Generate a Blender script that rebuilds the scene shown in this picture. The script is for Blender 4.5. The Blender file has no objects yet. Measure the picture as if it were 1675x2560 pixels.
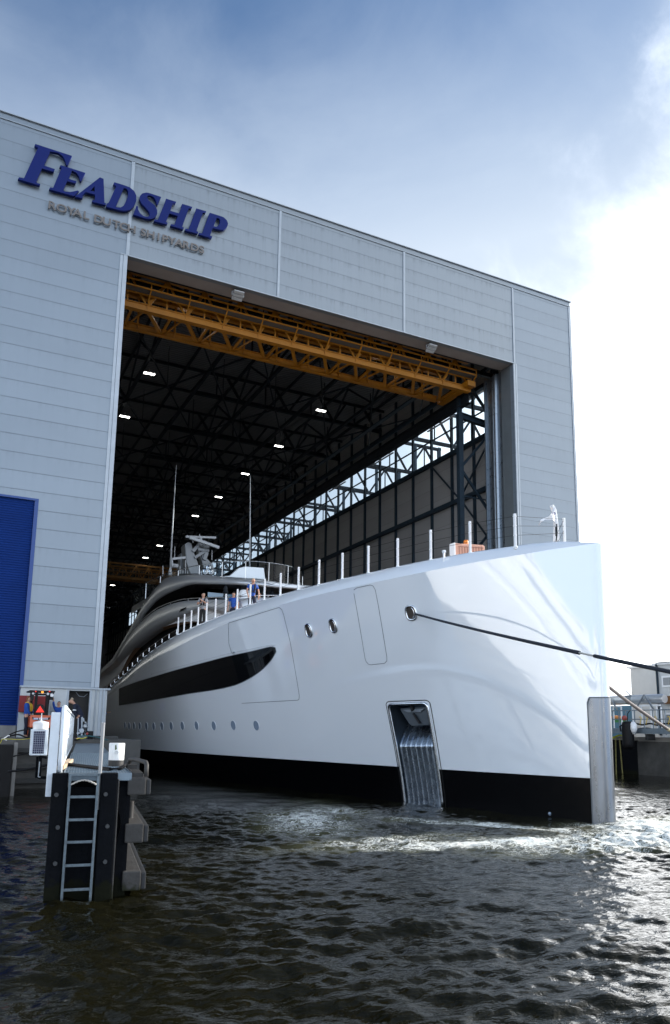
import bpy, bmesh, math, random
import numpy as np
from mathutils import Vector, Matrix, Euler
random.seed(7); rng=np.random.default_rng(7)
R=math.radians
SC=bpy.context.scene
# ------------------------------------------------------------------ camera
# real measures in metres: X along the hall front, Y into the hall, Z up, water at Z=0
FL,PX,PY=1921.62,837.5,1488.98
YAW,PIT,ROL=0.45925,0.17275,0.01452
CAM=np.array([-6.014,-36.2,2.37])
def basis():
    f=np.array([math.sin(YAW)*math.cos(PIT),math.cos(YAW)*math.cos(PIT),math.sin(PIT)])
    r0=np.array([math.cos(YAW),-math.sin(YAW),0.]);u0=np.cross(r0,f)
    return r0*math.cos(ROL)+u0*math.sin(ROL),-r0*math.sin(ROL)+u0*math.cos(ROL),f
cr,cu,cf=basis()
def ray(q): return cf*FL+cr*(q[0]-PX)-cu*(q[1]-PY)
def onZ(q,z): d=ray(q);return CAM+d*(z-CAM[2])/d[2]
def onY(q,y): d=ray(q);return CAM+d*(y-CAM[1])/d[1]
def onX(q,x): d=ray(q);return CAM+d*(x-CAM[0])/d[0]
def proj(P):
    d=np.asarray(P,float)-CAM;z=d@cf;return PX+FL*(d@cr)/z,PY-FL*(d@cu)/z
cd=bpy.data.cameras.new('camera');cam=bpy.data.objects.new('camera',cd);SC.collection.objects.link(cam)
cam.matrix_world=Matrix(((cr[0],cu[0],-cf[0],CAM[0]),(cr[1],cu[1],-cf[1],CAM[1]),(cr[2],cu[2],-cf[2],CAM[2]),(0,0,0,1)))
cd.sensor_fit='VERTICAL';cd.sensor_height=36;cd.sensor_width=23.55;cd.lens=FL/2560*36
cd.shift_y=(PY-1280)/2560;cd.clip_start=.1;cd.clip_end=4000
SC.camera=cam
# ------------------------------------------------------------------ light
SUN_AZ_DIR=0.0   # the sun stands off the right end of the hall, in line with its front
SUN_EL=R(22)
sd=Vector((math.cos(SUN_EL)*math.cos(SUN_AZ_DIR),math.cos(SUN_EL)*math.sin(SUN_AZ_DIR),math.sin(SUN_EL)))
sl=bpy.data.lights.new('sun','SUN');sl.energy=3.6;sl.angle=R(.6);sl.color=(1,.93,.84)
so=bpy.data.objects.new('sun',sl);SC.collection.objects.link(so);so.rotation_euler=sd.to_track_quat('Z','Y').to_euler()
W=bpy.data.worlds.new('World');SC.world=W;W.use_nodes=True
nt=W.node_tree;nt.nodes.clear()
def N(nt,t,**k):
    n=nt.nodes.new(t)
    for a,b in k.items():
        if a=='i':
            for x,y in b.items(): n.inputs[x].default_value=y
        else: setattr(n,a,b)
    return n
def L(nt,a,b): nt.links.new(a,b)
sky=N(nt,'ShaderNodeTexSky',sky_type='NISHITA',sun_disc=False,sun_elevation=SUN_EL,sun_rotation=math.atan2(sd.x,sd.y),air_density=1.0,dust_density=1.2,ozone_density=1.6)
tc=N(nt,'ShaderNodeTexCoord')
mp=N(nt,'ShaderNodeMapping');mp.inputs['Rotation'].default_value=(R(20),R(-35),R(20));mp.inputs['Scale'].default_value=(2.2,1.3,3.4)
L(nt,tc.outputs['Generated'],mp.inputs['Vector'])
n1=N(nt,'ShaderNodeTexNoise',i={'Scale':1.7,'Detail':9,'Roughness':.55,'Distortion':.5});L(nt,mp.outputs[0],n1.inputs['Vector'])
n2=N(nt,'ShaderNodeTexNoise',i={'Scale':5.5,'Detail':8,'Roughness':.6,'Distortion':.3});L(nt,tc.outputs['Generated'],n2.inputs['Vector'])
# cloud bank lies low and to the right of the hall
cdir=Vector((.90,.42,.20)).normalized()
dot=N(nt,'ShaderNodeVectorMath',operation='DOT_PRODUCT');L(nt,tc.outputs['Generated'],dot.inputs[0]);dot.inputs[1].default_value=cdir
sep=N(nt,'ShaderNodeSeparateXYZ');L(nt,tc.outputs['Generated'],sep.inputs[0])
def M(op,a,b,c=None,clamp=False):
    n=N(nt,'ShaderNodeMath',operation=op,use_clamp=clamp)
    for i,x in enumerate((a,b,c)):
        if x is None: continue
        if isinstance(x,(int,float)): n.inputs[i].default_value=x
        else: L(nt,x,n.inputs[i])
    return n.outputs[0]
def SM(x,a,b,lo=0.,hi=1.):
    n=N(nt,'ShaderNodeMapRange',interpolation_type='SMOOTHSTEP',i={'From Min':a,'From Max':b,'To Min':lo,'To Max':hi});L(nt,x,n.inputs['Value']);return n.outputs[0]
bank=SM(dot.outputs['Value'],.66,.99)
low=SM(sep.outputs['Z'],.755,.46)
veil=SM(M('ADD',M('MULTIPLY',n1.outputs['Fac'],.75),M('MULTIPLY',n2.outputs['Fac'],.25)),.38,.72,0,.22)
puff=SM(M('ADD',M('MULTIPLY',n2.outputs['Fac'],.9),M('MULTIPLY',bank,.42)),.60,.92,0,.5)
def DOT(v):
    n=N(nt,'ShaderNodeVectorMath',operation='DOT_PRODUCT');L(nt,tc.outputs['Generated'],n.inputs[0]);n.inputs[1].default_value=v;return n.outputs['Value']
back=M('MULTIPLY',SM(DOT((-.80,-.60,0)),-.25,.45),SM(sep.outputs['Z'],.80,.30))  # bright lobe added behind the viewer to lift the light on hull and facade
glow=SM(DOT(tuple(sd)),.80,.995)
right=SM(DOT((.80,.60,0)),.55,.97)
m1=N(nt,'ShaderNodeMix',data_type='RGBA');L(nt,M('ADD',M('MULTIPLY',low,.92),M('ADD',veil,M('MULTIPLY',right,.5)),clamp=True),m1.inputs['Factor'])
tint=N(nt,'ShaderNodeVectorMath',operation='MULTIPLY');L(nt,sky.outputs[0],tint.inputs[0]);tint.inputs[1].default_value=(.64,.79,.92)
L(nt,tint.outputs[0],m1.inputs['A']);m1.inputs['B'].default_value=(3.7,4.3,5.1,1)
s=M('MAXIMUM',M('MULTIPLY',M('MULTIPLY',bank,SM(sep.outputs['Z'],.66,.30)),.75),M('MULTIPLY',SM(sep.outputs['Z'],.34,.06),.5))
s=M('ADD',s,M('MULTIPLY',puff,SM(bank,0,.6)),clamp=True)
s=M('MULTIPLY',s,s)
mx=N(nt,'ShaderNodeMix',data_type='RGBA');L(nt,s,mx.inputs['Factor'])
L(nt,m1.outputs['Result'],mx.inputs['A']);mx.inputs['B'].default_value=(13.5,14,14.5,1)
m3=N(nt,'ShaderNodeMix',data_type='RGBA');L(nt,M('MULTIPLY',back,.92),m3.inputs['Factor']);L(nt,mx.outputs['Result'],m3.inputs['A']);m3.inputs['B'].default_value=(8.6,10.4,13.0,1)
m4=N(nt,'ShaderNodeMix',data_type='RGBA');L(nt,glow,m4.inputs['Factor']);L(nt,m3.outputs['Result'],m4.inputs['A']);m4.inputs['B'].default_value=(20,20,19,1)
m5=N(nt,'ShaderNodeMix',data_type='RGBA');L(nt,M('MULTIPLY',SM(DOT((.68,-.70,.18)),.70,.99),.8),m5.inputs['Factor']);L(nt,m4.outputs['Result'],m5.inputs['A']);m5.inputs['B'].default_value=(14,14.5,15.2,1);m6=N(nt,'ShaderNodeMix',data_type='RGBA');L(nt,M('MULTIPLY',SM(DOT(tuple(Vector(ray((1760,1200))).normalized())),.962,.998),SM(sep.outputs['Z'],.52,.30)),m6.inputs['Factor']);L(nt,m5.outputs['Result'],m6.inputs['A']);m6.inputs['B'].default_value=(32,32.5,33,1)  # added bright lobes: front right for the facade, right edge for reflections in the water
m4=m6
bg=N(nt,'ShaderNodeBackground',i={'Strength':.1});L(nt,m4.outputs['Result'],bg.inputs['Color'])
wo=N(nt,'ShaderNodeOutputWorld');L(nt,bg.outputs[0],wo.inputs['Surface'])
SC.view_settings.view_transform='Standard';SC.view_settings.look='None';SC.view_settings.exposure=0.95;SC.view_settings.gamma=1
SC.cycles.max_bounces=8;SC.cycles.use_denoising=True
# ------------------------------------------------------------------ helpers
def mat(name,col,rough=.5,metal=0,coat=0,emit=None,es=0,noise=0,nscale=3,bump=0,bscale=30,spec=None,rvar=0,stretch=None):
    m=bpy.data.materials.new(name);m.use_nodes=True;t=m.node_tree;p=t.nodes['Principled BSDF']
    c=tuple(col)+(1,) if len(col)==3 else col
    p.inputs['Base Color'].default_value=c;p.inputs['Roughness'].default_value=rough;p.inputs['Metallic'].default_value=metal
    p.inputs['Coat Weight'].default_value=coat;p.inputs['Coat Roughness'].default_value=.03
    if spec is not None:p.inputs['Specular IOR Level'].default_value=spec
    if emit: p.inputs['Emission Color'].default_value=tuple(emit)+(1,);p.inputs['Emission Strength'].default_value=es
    if noise or bump or rvar:
        tc=N(t,'ShaderNodeTexCoord');src=tc.outputs['Object']
        if stretch:
            mm=N(t,'ShaderNodeMapping');mm.inputs['Scale'].default_value=stretch;L(t,src,mm.inputs[0]);src=mm.outputs[0]
        nz=N(t,'ShaderNodeTexNoise',i={'Scale':nscale,'Detail':6,'Roughness':.6});L(t,src,nz.inputs['Vector'])
        if noise:
            mr=N(t,'ShaderNodeMapRange',i={'From Min':.25,'From Max':.75,'To Min':1-noise,'To Max':1+noise});L(t,nz.outputs['Fac'],mr.inputs['Value'])
            mc=N(t,'ShaderNodeVectorMath',operation='SCALE');mc.inputs[0].default_value=c[:3];L(t,mr.outputs[0],mc.inputs['Scale']);L(t,mc.outputs[0],p.inputs['Base Color'])
        if rvar:
            mr=N(t,'ShaderNodeMapRange',i={'From Min':.25,'From Max':.75,'To Min':max(0,rough-rvar),'To Max':rough+rvar});L(t,nz.outputs['Fac'],mr.inputs['Value']);L(t,mr.outputs[0],p.inputs['Roughness'])
        if bump:
            nb=N(t,'ShaderNodeTexNoise',i={'Scale':bscale,'Detail':5});L(t,src,nb.inputs['Vector'])
            bp=N(t,'ShaderNodeBump',i={'Strength':bump,'Distance':.02});L(t,nb.outputs['Fac'],bp.inputs['Height']);L(t,bp.outputs[0],p.inputs['Normal'])
    return m
class MB:
    def __init__(s): s.v=[];s.f=[];s.m=[]
    def add(s,vs,fs,m=0):
        o=len(s.v);s.v+=[tuple(map(float,v)) for v in vs];s.f+=[tuple(i+o for i in f) for f in fs];s.m+=[m]*len(fs);return s
    def box(s,lo,hi,m=0):
        x0,y0,z0=lo;x1,y1,z1=hi
        return s.add([(x0,y0,z0),(x1,y0,z0),(x1,y1,z0),(x0,y1,z0),(x0,y0,z1),(x1,y0,z1),(x1,y1,z1),(x0,y1,z1)],
            [(0,3,2,1),(4,5,6,7),(0,1,5,4),(1,2,6,5),(2,3,7,6),(3,0,4,7)],m)
    def bar(s,a,b,w,h=None,up=(0,0,1),m=0):
        h=w if h is None else h
        a=Vector(a);b=Vector(b);d=(b-a).normalized();u=Vector(up)
        if abs(d.dot(u))>.99:u=Vector((0,1,0)) if abs(d.y)<.9 else Vector((1,0,0))
        x=d.cross(u).normalized();y=x.cross(d)
        vs=[]
        for p in (a,b):
            for sx,sy in ((-1,-1),(1,-1),(1,1),(-1,1)): vs.append(p+x*sx*w/2+y*sy*h/2)
        return s.add(vs,[(0,3,2,1),(4,5,6,7),(0,1,5,4),(1,2,6,5),(2,3,7,6),(3,0,4,7)],m)
    def ibeam(s,a,b,w,h,m=0,t=.04):
        a=Vector(a);b=Vector(b)
        z=Vector((0,0,1))
        s.bar(a+z*(h/2-t/2),b+z*(h/2-t/2),w,t,m=m);s.bar(a-z*(h/2-t/2),b-z*(h/2-t/2),w,t,m=m);s.bar(a,b,t,h-2*t,m=m);return s
    def tube(s,pts,r,n=8,m=0,cap=True):
        pts=[Vector(p) for p in pts];rr=r if isinstance(r,(list,tuple)) else [r]*len(pts)
        vs=[];px=None
        for i,p in enumerate(pts):
            d=(pts[min(i+1,len(pts)-1)]-pts[max(i-1,0)]).normalized()
            if px is None:
                u=Vector((0,0,1)) if abs(d.z)<.9 else Vector((0,1,0)); px=d.cross(u).normalized()
            else: px=(px-d*px.dot(d)).normalized()
            py=d.cross(px)
            for k in range(n):
                a=2*math.pi*k/n;vs.append(p+(px*math.cos(a)+py*math.sin(a))*rr[i])
        fs=[(i*n+k,i*n+(k+1)%n,(i+1)*n+(k+1)%n,(i+1)*n+k) for i in range(len(pts)-1) for k in range(n)]
        if cap: fs+=[tuple(range(n-1,-1,-1)),tuple((len(pts)-1)*n+k for k in range(n))]
        return s.add(vs,fs,m)
    def lathe(s,c,prof,n=24,m=0,axis='z',cap=True):
        vs=[];c=Vector(c)
        for r,z in prof:
            for k in range(n):
                a=2*math.pi*k/n;x,y=r*math.cos(a),r*math.sin(a)
                vs.append(c+(Vector((x,y,z)) if axis=='z' else Vector((x,z,y)) if axis=='y' else Vector((z,x,y))))
        fs=[(i*n+k,i*n+(k+1)%n,(i+1)*n+(k+1)%n,(i+1)*n+k) for i in range(len(prof)-1) for k in range(n)]
        if cap: fs+=[tuple(range(n-1,-1,-1)),tuple((len(prof)-1)*n+k for k in range(n))]
        return s.add(vs,fs,m)
    def prism(s,poly,vec,m=0):
        n=len(poly);p=[Vector(q) for q in poly];v=Vector(vec)
        vs=p+[q+v for q in p]
        return s.add(vs,[tuple(range(n)),tuple(range(2*n-1,n-1,-1))]+[(i,(i+1)%n,(i+1)%n+n,i+n)[::-1] for i in range(n)],m)
    def grid(s,P,m=0,flip=False):
        nr,nc=len(P),len(P[0]);vs=[p for r in P for p in r]
        fs=[(i*nc+j,i*nc+j+1,(i+1)*nc+j+1,(i+1)*nc+j) for i in range(nr-1) for j in range(nc-1)]
        if flip: fs=[f[::-1] for f in fs]
        return s.add(vs,fs,m)
    def build(s,name,mats,parent=None,smooth=False,bevel=0,fix=True,loc=None,autosm=None):
        me=bpy.data.meshes.new(name);me.from_pydata(s.v,[],s.f)
        if not isinstance(mats,(list,tuple)):mats=[mats]
        for m in mats: me.materials.append(m)
        me.polygons.foreach_set('material_index',s.m)
        if fix or bevel or autosm:
            bm=bmesh.new();bm.from_mesh(me)
            if fix: bmesh.ops.recalc_face_normals(bm,faces=bm.faces)
            if bevel:
                es=[e for e in bm.edges if len(e.link_faces)==2 and e.calc_face_angle(0)>.6]
                bmesh.ops.bevel(bm,geom=es,offset=bevel,segments=2,affect='EDGES',profile=.6)
            if autosm:
                for e in bm.edges:
                    e.smooth = not (len(e.link_faces)==2 and e.calc_face_angle(0)>autosm)
            bm.to_mesh(me);bm.free()
        if smooth or autosm: me.polygons.foreach_set('use_smooth',[True]*len(me.polygons))
        me.update()
        o=bpy.data.objects.new(name,me);SC.collection.objects.link(o)
        if loc is not None:
            me.transform(Matrix.Translation(-Vector(loc)));o.location=loc
        if parent: attach(o,parent)
        return o
def attach(o,p):
    bpy.context.view_layer.update()
    mw=o.matrix_world.copy();o.parent=p;o.matrix_parent_inverse=p.matrix_world.inverted();o.matrix_world=mw
def tag(o,label,cat,group=None,kind=None):
    if label:o['label']=label
    if cat:o['category']=cat
    if group:o['group']=group
    if kind:o['kind']=kind
    return o
def thing(name,loc,label,cat,group=None):
    o=bpy.data.objects.new(name,None);o.empty_display_size=.2;SC.collection.objects.link(o);o.location=loc
    bpy.context.view_layer.update();return tag(o,label,cat,group)
def copy_tree(o,parent=None):
    c=o.copy();SC.collection.objects.link(c)
    if parent:c.parent=parent
    for ch in list(o.children): copy_tree(ch,c)
    return c
def tri_text(name,txt,size,m,depth=.02,parent=None,offset=0.0):
    cu_=bpy.data.curves.new(name,'FONT');cu_.body=txt;cu_.size=size;cu_.extrude=depth/2;cu_.offset=offset;cu_.align_x='CENTER'
    o=bpy.data.objects.new(name,cu_);SC.collection.objects.link(o);bpy.context.view_layer.update()
    me=bpy.data.meshes.new_from_object(o.evaluated_get(bpy.context.evaluated_depsgraph_get()));bpy.data.objects.remove(o);bpy.data.curves.remove(cu_)
    me.materials.clear();me.materials.append(m);me.name=name
    n=bpy.data.objects.new(name,me);SC.collection.objects.link(n);return n
def poly_curve(name,loops,depth,m):
    """filled 2D outline with holes -> mesh, in XY plane, extruded along Z"""
    c=bpy.data.curves.new(name,'CURVE');c.dimensions='2D';c.fill_mode='BOTH';c.extrude=depth/2;c.bevel_depth=.008
    for lp in loops:
        s=c.splines.new('POLY');s.points.add(len(lp)-1)
        for i,(x,y) in enumerate(lp): s.points[i].co=(x,y,0,1)
        s.use_cyclic_u=True
    o=bpy.data.objects.new(name,c);SC.collection.objects.link(o);bpy.context.view_layer.update()
    me=bpy.data.meshes.new_from_object(o.evaluated_get(bpy.context.evaluated_depsgraph_get()));bpy.data.objects.remove(o);bpy.data.curves.remove(c)
    me.materials.clear();me.materials.append(m);me.name=name
    n=bpy.data.objects.new(name,me);SC.collection.objects.link(n);return n
def pchip(xs,ys):
    xs=np.asarray(xs,float);ys=np.asarray(ys,float)
    h=np.diff(xs);d=np.diff(ys)/h;m=np.zeros(len(xs))
    for i in range(1,len(xs)-1):
        if d[i-1]*d[i]>0:
            w1=2*h[i]+h[i-1];w2=h[i]+2*h[i-1];m[i]=(w1+w2)/(w1/d[i-1]+w2/d[i])
    m[0]=d[0];m[-1]=d[-1]
    def f(x):
        x=np.clip(x,xs[0],xs[-1]);i=np.clip(np.searchsorted(xs,x)-1,0,len(h)-1);t=(x-xs[i])/h[i]
        return (2*t**3-3*t**2+1)*ys[i]+(t**3-2*t**2+t)*h[i]*m[i]+(-2*t**3+3*t**2)*ys[i+1]+(t**3-t**2)*h[i]*m[i+1]
    return f
# ------------------------------------------------------------------ materials
def cladding(name,base,pitch,z0,stain=.0,metal=.35,rough=.36):
    m=bpy.data.materials.new(name);m.use_nodes=True;t=m.node_tree;p=t.nodes['Principled BSDF']
    tc=N(t,'ShaderNodeTexCoord');sp=N(t,'ShaderNodeSeparateXYZ');L(t,tc.outputs['Object'],sp.inputs[0])
    def MM(op,a,b=None,c=None,cl=False):
        n=N(t,'ShaderNodeMath',operation=op,use_clamp=cl)
        for i,x in enumerate((a,b,c)):
            if x is None:continue
            if isinstance(x,(int,float)):n.inputs[i].default_value=x
            else:L(t,x,n.inputs[i])
        return n.outputs[0]
    q=MM('DIVIDE',MM('SUBTRACT',sp.outputs['Z'],z0),pitch)
    fr=MM('FRACT',q);idx=MM('FLOOR',q)
    d=MM('MINIMUM',fr,MM('SUBTRACT',1,fr))
    joint=N(t,'ShaderNodeMapRange',interpolation_type='SMOOTHSTEP',i={'From Min':.010,'From Max':.026,'To Min':0,'To Max':1});L(t,d,joint.inputs['Value'])
    wn=N(t,'ShaderNodeTexWhiteNoise',noise_dimensions='1D');L(t,idx,wn.inputs['W'])
    nz=N(t,'ShaderNodeTexNoise',i={'Scale':.35,'Detail':5,'Roughness':.6});L(t,tc.outputs['Object'],nz.inputs['Vector'])
    mp=N(t,'ShaderNodeMapping');mp.inputs['Scale'].default_value=(3.2,1,.28);L(t,tc.outputs['Object'],mp.inputs[0])
    st=N(t,'ShaderNodeTexNoise',i={'Scale':1.3,'Detail':7,'Roughness':.65});L(t,mp.outputs[0],st.inputs['Vector'])
    # dirt gathers just over each joint and runs down
    near=N(t,'ShaderNodeMapRange',interpolation_type='SMOOTHSTEP',i={'From Min':.55,'From Max':1.0,'To Min':0,'To Max':1});L(t,fr,near.inputs['Value'])
    dirt=MM('MULTIPLY',MM('MULTIPLY',MM('SUBTRACT',st.outputs['Fac'],.46,cl=True),near.outputs[0]),stain*7)
    dirt2=MM('MULTIPLY',MM('SUBTRACT',st.outputs['Fac'],.5,cl=True),stain*2.2)
    v=MM('ADD',MM('MULTIPLY',wn.outputs['Value'],.07),MM('MULTIPLY',nz.outputs['Fac'],.16))
    v=MM('ADD',v,.86);v=MM('SUBTRACT',v,MM('MINIMUM',MM('ADD',dirt,dirt2),.55))
    v=MM('MULTIPLY',v,MM('ADD',MM('MULTIPLY',joint.outputs[0],.22),.78))
    mc=N(t,'ShaderNodeVectorMath',operation='SCALE');mc.inputs[0].default_value=base;L(t,v,mc.inputs['Scale']);L(t,mc.outputs[0],p.inputs['Base Color'])
    p.inputs['Metallic'].default_value=metal;p.inputs['Roughness'].default_value=rough
    nb=N(t,'ShaderNodeTexNoise',i={'Scale':.9,'Detail':3});L(t,mp.outputs[0],nb.inputs['Vector'])
    hh=MM('ADD',MM('MULTIPLY',joint.outputs[0],.5),MM('MULTIPLY',nb.outputs['Fac'],.12))
    bp=N(t,'ShaderNodeBump',i={'Strength':.55,'Distance':.02});L(t,hh,bp.inputs['Height']);L(t,bp.outputs[0],p.inputs['Normal'])
    return m
def ribbed(name,col,axis,pitch,rough=.5,metal=0,depth=.03):
    m=bpy.data.materials.new(name);m.use_nodes=True;t=m.node_tree;p=t.nodes['Principled BSDF']
    p.inputs['Roughness'].default_value=rough;p.inputs['Metallic'].default_value=metal
    tc=N(t,'ShaderNodeTexCoord');wv=N(t,'ShaderNodeTexWave',wave_type='BANDS',bands_direction=axis,i={'Scale':2*math.pi/pitch/20});L(t,tc.outputs['Object'],wv.inputs['Vector'])
    nz=N(t,'ShaderNodeTexNoise',i={'Scale':.8,'Detail':5});L(t,tc.outputs['Object'],nz.inputs['Vector'])
    mr=N(t,'ShaderNodeMapRange',i={'To Min':.8,'To Max':1.2});L(t,nz.outputs['Fac'],mr.inputs['Value'])
    m2=N(t,'ShaderNodeMapRange',i={'To Min':.72,'To Max':1.0});L(t,wv.outputs['Fac'],m2.inputs['Value'])
    mu=N(t,'ShaderNodeMath',operation='MULTIPLY');L(t,mr.outputs[0],mu.inputs[0]);L(t,m2.outputs[0],mu.inputs[1])
    mc=N(t,'ShaderNodeVectorMath',operation='SCALE');mc.inputs[0].default_value=col;L(t,mu.outputs[0],mc.inputs['Scale']);L(t,mc.outputs[0],p.inputs['Base Color'])
    bp=N(t,'ShaderNodeBump',i={'Strength':1,'Distance':depth});L(t,wv.outputs['Fac'],bp.inputs['Height']);L(t,bp.outputs[0],p.inputs['Normal'])
    return m
M_CLAD=cladding('panel_cladding',(.225,.266,.308),.853,25.63-.853*40,stain=.05)
M_CLADT=cladding('panel_cladding_weathered',(.235,.27,.302),.853,25.63-.853*40,stain=.16)
M_TRIM=mat('trim_metal',(.35,.39,.43),.4,.3,noise=.1,nscale=2)
M_PLINTH=mat('plinth_panel',(.50,.53,.54),.5,.1,noise=.12,nscale=1.5)
M_SOFFIT=mat('soffit_panel',(.30,.275,.265),.6,0,noise=.1,nscale=1)
M_JAMB=mat('jamb_panel',(.16,.18,.19),.45,.3,noise=.1,nscale=1)
M_GALV=mat('galvanised_steel',(.26,.29,.32),.33,.85,noise=.18,nscale=4,rvar=.1,bump=.15,bscale=12)
M_STEEL=mat('blue_grey_steel',(.018,.032,.046),.55,.1,spec=.25,noise=.25,nscale=2)
M_STEELD=mat('dark_steel',(.010,.014,.019),.6,.1,spec=.25,noise=.25,nscale=2)
M_INWALL=cladding('inner_wall_panel',(.32,.31,.30),1.1,0,stain=.03,metal=0,rough=.6)
M_DECK=ribbed('roof_deck',(.15,.15,.155),'Y',.3,.5,.3,.06)
M_BLUE=ribbed('blue_roller_door',(.002,.026,.16),'Z',.11,.6,.0,.02)
M_BLUE.node_tree.nodes['Principled BSDF'].inputs['Specular IOR Level'].default_value=.15
M_LETTER=mat('blue_letter',(.002,.012,.12),.55,.0,spec=.2)
M_LETEDGE=mat('letter_steel',(.15,.135,.125),.4,.6,noise=.1)
M_GLASS=bpy.data.materials.new('clear_glass');M_GLASS.use_nodes=True
t=M_GLASS.node_tree;t.nodes.clear();o_=N(t,'ShaderNodeOutputMaterial');a_=N(t,'ShaderNodeBsdfTransparent');a_.inputs[0].default_value=(.90,.95,.98,1);g_=N(t,'ShaderNodeBsdfGlossy',i={'Roughness':.02});fr_=N(t,'ShaderNodeLayerWeight',i={'Blend':.05});mx_=N(t,'ShaderNodeMixShader')
L(t,fr_.outputs['Facing'],mx_.inputs[0]);L(t,a_.outputs[0],mx_.inputs[1]);L(t,g_.outputs[0],mx_.inputs[2]);L(t,mx_.outputs[0],o_.inputs[0])
M_CRANE=mat('orange_crane_paint',(.42,.165,.007),.45,0,noise=.15,nscale=1.5)
M_LAMP=mat('lamp_glow',(1,1,1),.5,emit=(1,.97,.9),es=9)
M_LAMPB=mat('lamp_housing',(.45,.47,.48),.4,.6)
M_BLACK=mat('black_rubber',(.006,.006,.007),.6,0,spec=.25,noise=.2,nscale=6,bump=.2)
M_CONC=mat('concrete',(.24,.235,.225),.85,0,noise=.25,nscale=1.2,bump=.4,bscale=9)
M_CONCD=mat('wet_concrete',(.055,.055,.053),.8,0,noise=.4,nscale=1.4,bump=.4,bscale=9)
M_QUAY=mat('quay_paving',(.09,.088,.083),.85,0,noise=.2,nscale=2,bump=.3,bscale=20)
def hullmat(name,col,rough,metal=0,coat=1.):
    m=mat(name,col,rough,metal,coat=coat);t=m.node_tree;p=t.nodes['Principled BSDF']
    tc=N(t,'ShaderNodeTexCoord');nz=N(t,'ShaderNodeTexNoise',i={'Scale':.55,'Detail':2});L(t,tc.outputs['Object'],nz.inputs['Vector'])
    bp=N(t,'ShaderNodeBump',i={'Strength':.22,'Distance':.03});L(t,nz.outputs['Fac'],bp.inputs['Height']);L(t,bp.outputs[0],p.inputs['Normal']);L(t,bp.outputs[0],p.inputs['Coat Normal'])
    return m
M_HULL=hullmat('white_gloss_hull',(.79,.825,.86),.05,.14)
M_BOOT=hullmat('black_hull_paint',(.0008,.0009,.0014),.25,0,.0)
M_BOOT.node_tree.nodes['Principled BSDF'].inputs['Specular IOR Level'].default_value=.12
M_WHITE=mat('white_paint',(.78,.79,.80),.28,0,coat=.6)
M_SUPER=mat('pearl_grey_paint',(.50,.52,.54),.28,.5,coat=.4)
M_DARKGL=mat('black_glass',(.001,.0012,.002),.03,0,coat=0,spec=.35)
M_TINT=mat('tinted_window',(.03,.06,.09),.05,0,coat=1)
M_CHROME=mat('polished_steel',(.62,.64,.66),.14,1,noise=.05)
M_STEMP=mat('brushed_stem_plate',(.23,.25,.28),.32,.9,noise=.16,nscale=2.2,rvar=.12,stretch=(3,3,.5))
M_SEAM=mat('seam_gap',(.10,.115,.13),.6)
M_ANCH=mat('anchor_paint',(.07,.085,.10),.4,.3,noise=.1)
M_TEAK=mat('teak_deck',(.33,.2,.12),.6,0,noise=.2,nscale=5)
M_PEACH=mat('peach_upholstery',(.62,.34,.25),.7,0,noise=.1)
M_GRAT=mat('galvanised_grating',(.20,.25,.29),.4,.5,noise=.15,nscale=6)
M_RAILW=mat('white_rail_paint',(.66,.72,.78),.4,.1,noise=.08,nscale=8)
M_PILE=mat('dark_pile',(.003,.004,.006),.7,0,spec=.08,noise=.4,nscale=5,bump=.4,bscale=14)
M_FEND=mat('grey_fender_plastic',(.085,.08,.075),.55,0,spec=.3,noise=.15,nscale=4,bump=.2,bscale=30)
M_FENDD=mat('dark_fender_plastic',(.022,.024,.027),.55,0,noise=.2,nscale=4,bump=.2,bscale=30)
M_WOOD=mat('pale_timber',(.50,.38,.26),.8,0,noise=.25,nscale=8)
M_ALGAE=mat('green_algae',(.05,.09,.012),.9,0,noise=.5,nscale=30)
# ------------------------------------------------------------------ water
SX0,SY0=10.15,-20.38
NR=.13     # bow reference point of the yacht (start of the side at the stem)
def axis_fine(lo,hi,step,lo2,hi2):
    a=list(np.arange(lo,hi,step));g=step;x=lo;b=[]
    while x>lo2: g*=1.07;x-=g;b.append(x)
    g=step;x=a[-1];c=[]
    while x<hi2: g*=1.07;x+=g;c.append(x)
    return np.array(b[::-1]+a+c)
wx=axis_fine(-11,20,.05,-900,900);wy=axis_fine(-33.5,-15,.045,-900,900)
GX,GY=np.meshgrid(wx,wy,indexing='ij')
Hh=np.zeros_like(GX)
LOC=np.maximum(np.gradient(wx)[:,None],np.gradient(wy)[None,:])
for k in range(110):
    lam=float(np.exp(rng.uniform(math.log(.16),math.log(2.4))))
    th=rng.normal(R(75),.75);kk=2*math.pi/lam
    amp=(.0078*lam**.95 if lam<.7 else .0042*lam**.6)*rng.uniform(.4,1.2)*np.clip(lam/LOC/2.5-.6,0,1)
    ph=kk*(GX*math.cos(th)+GY*math.sin(th))+rng.uniform(0,6.28)
    ph=ph+.7*np.sin(GX*rng.uniform(.3,.9)+rng.uniform(0,6))+.7*np.sin(GY*rng.uniform(.3,.9)+rng.uniform(0,6))
    Hh+=amp*(np.sin(ph)+.22*np.sin(2*ph+1.57))
fade=np.clip(1-np.maximum(np.abs(GX-6)-20,np.abs(GY+21)-14)/25,0,1)
Hh*=fade*(.85+.35*np.sin(GX*.41+1.3*np.sin(GY*.23))*np.sin(GY*.37+GX*.11+1.9))
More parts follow.
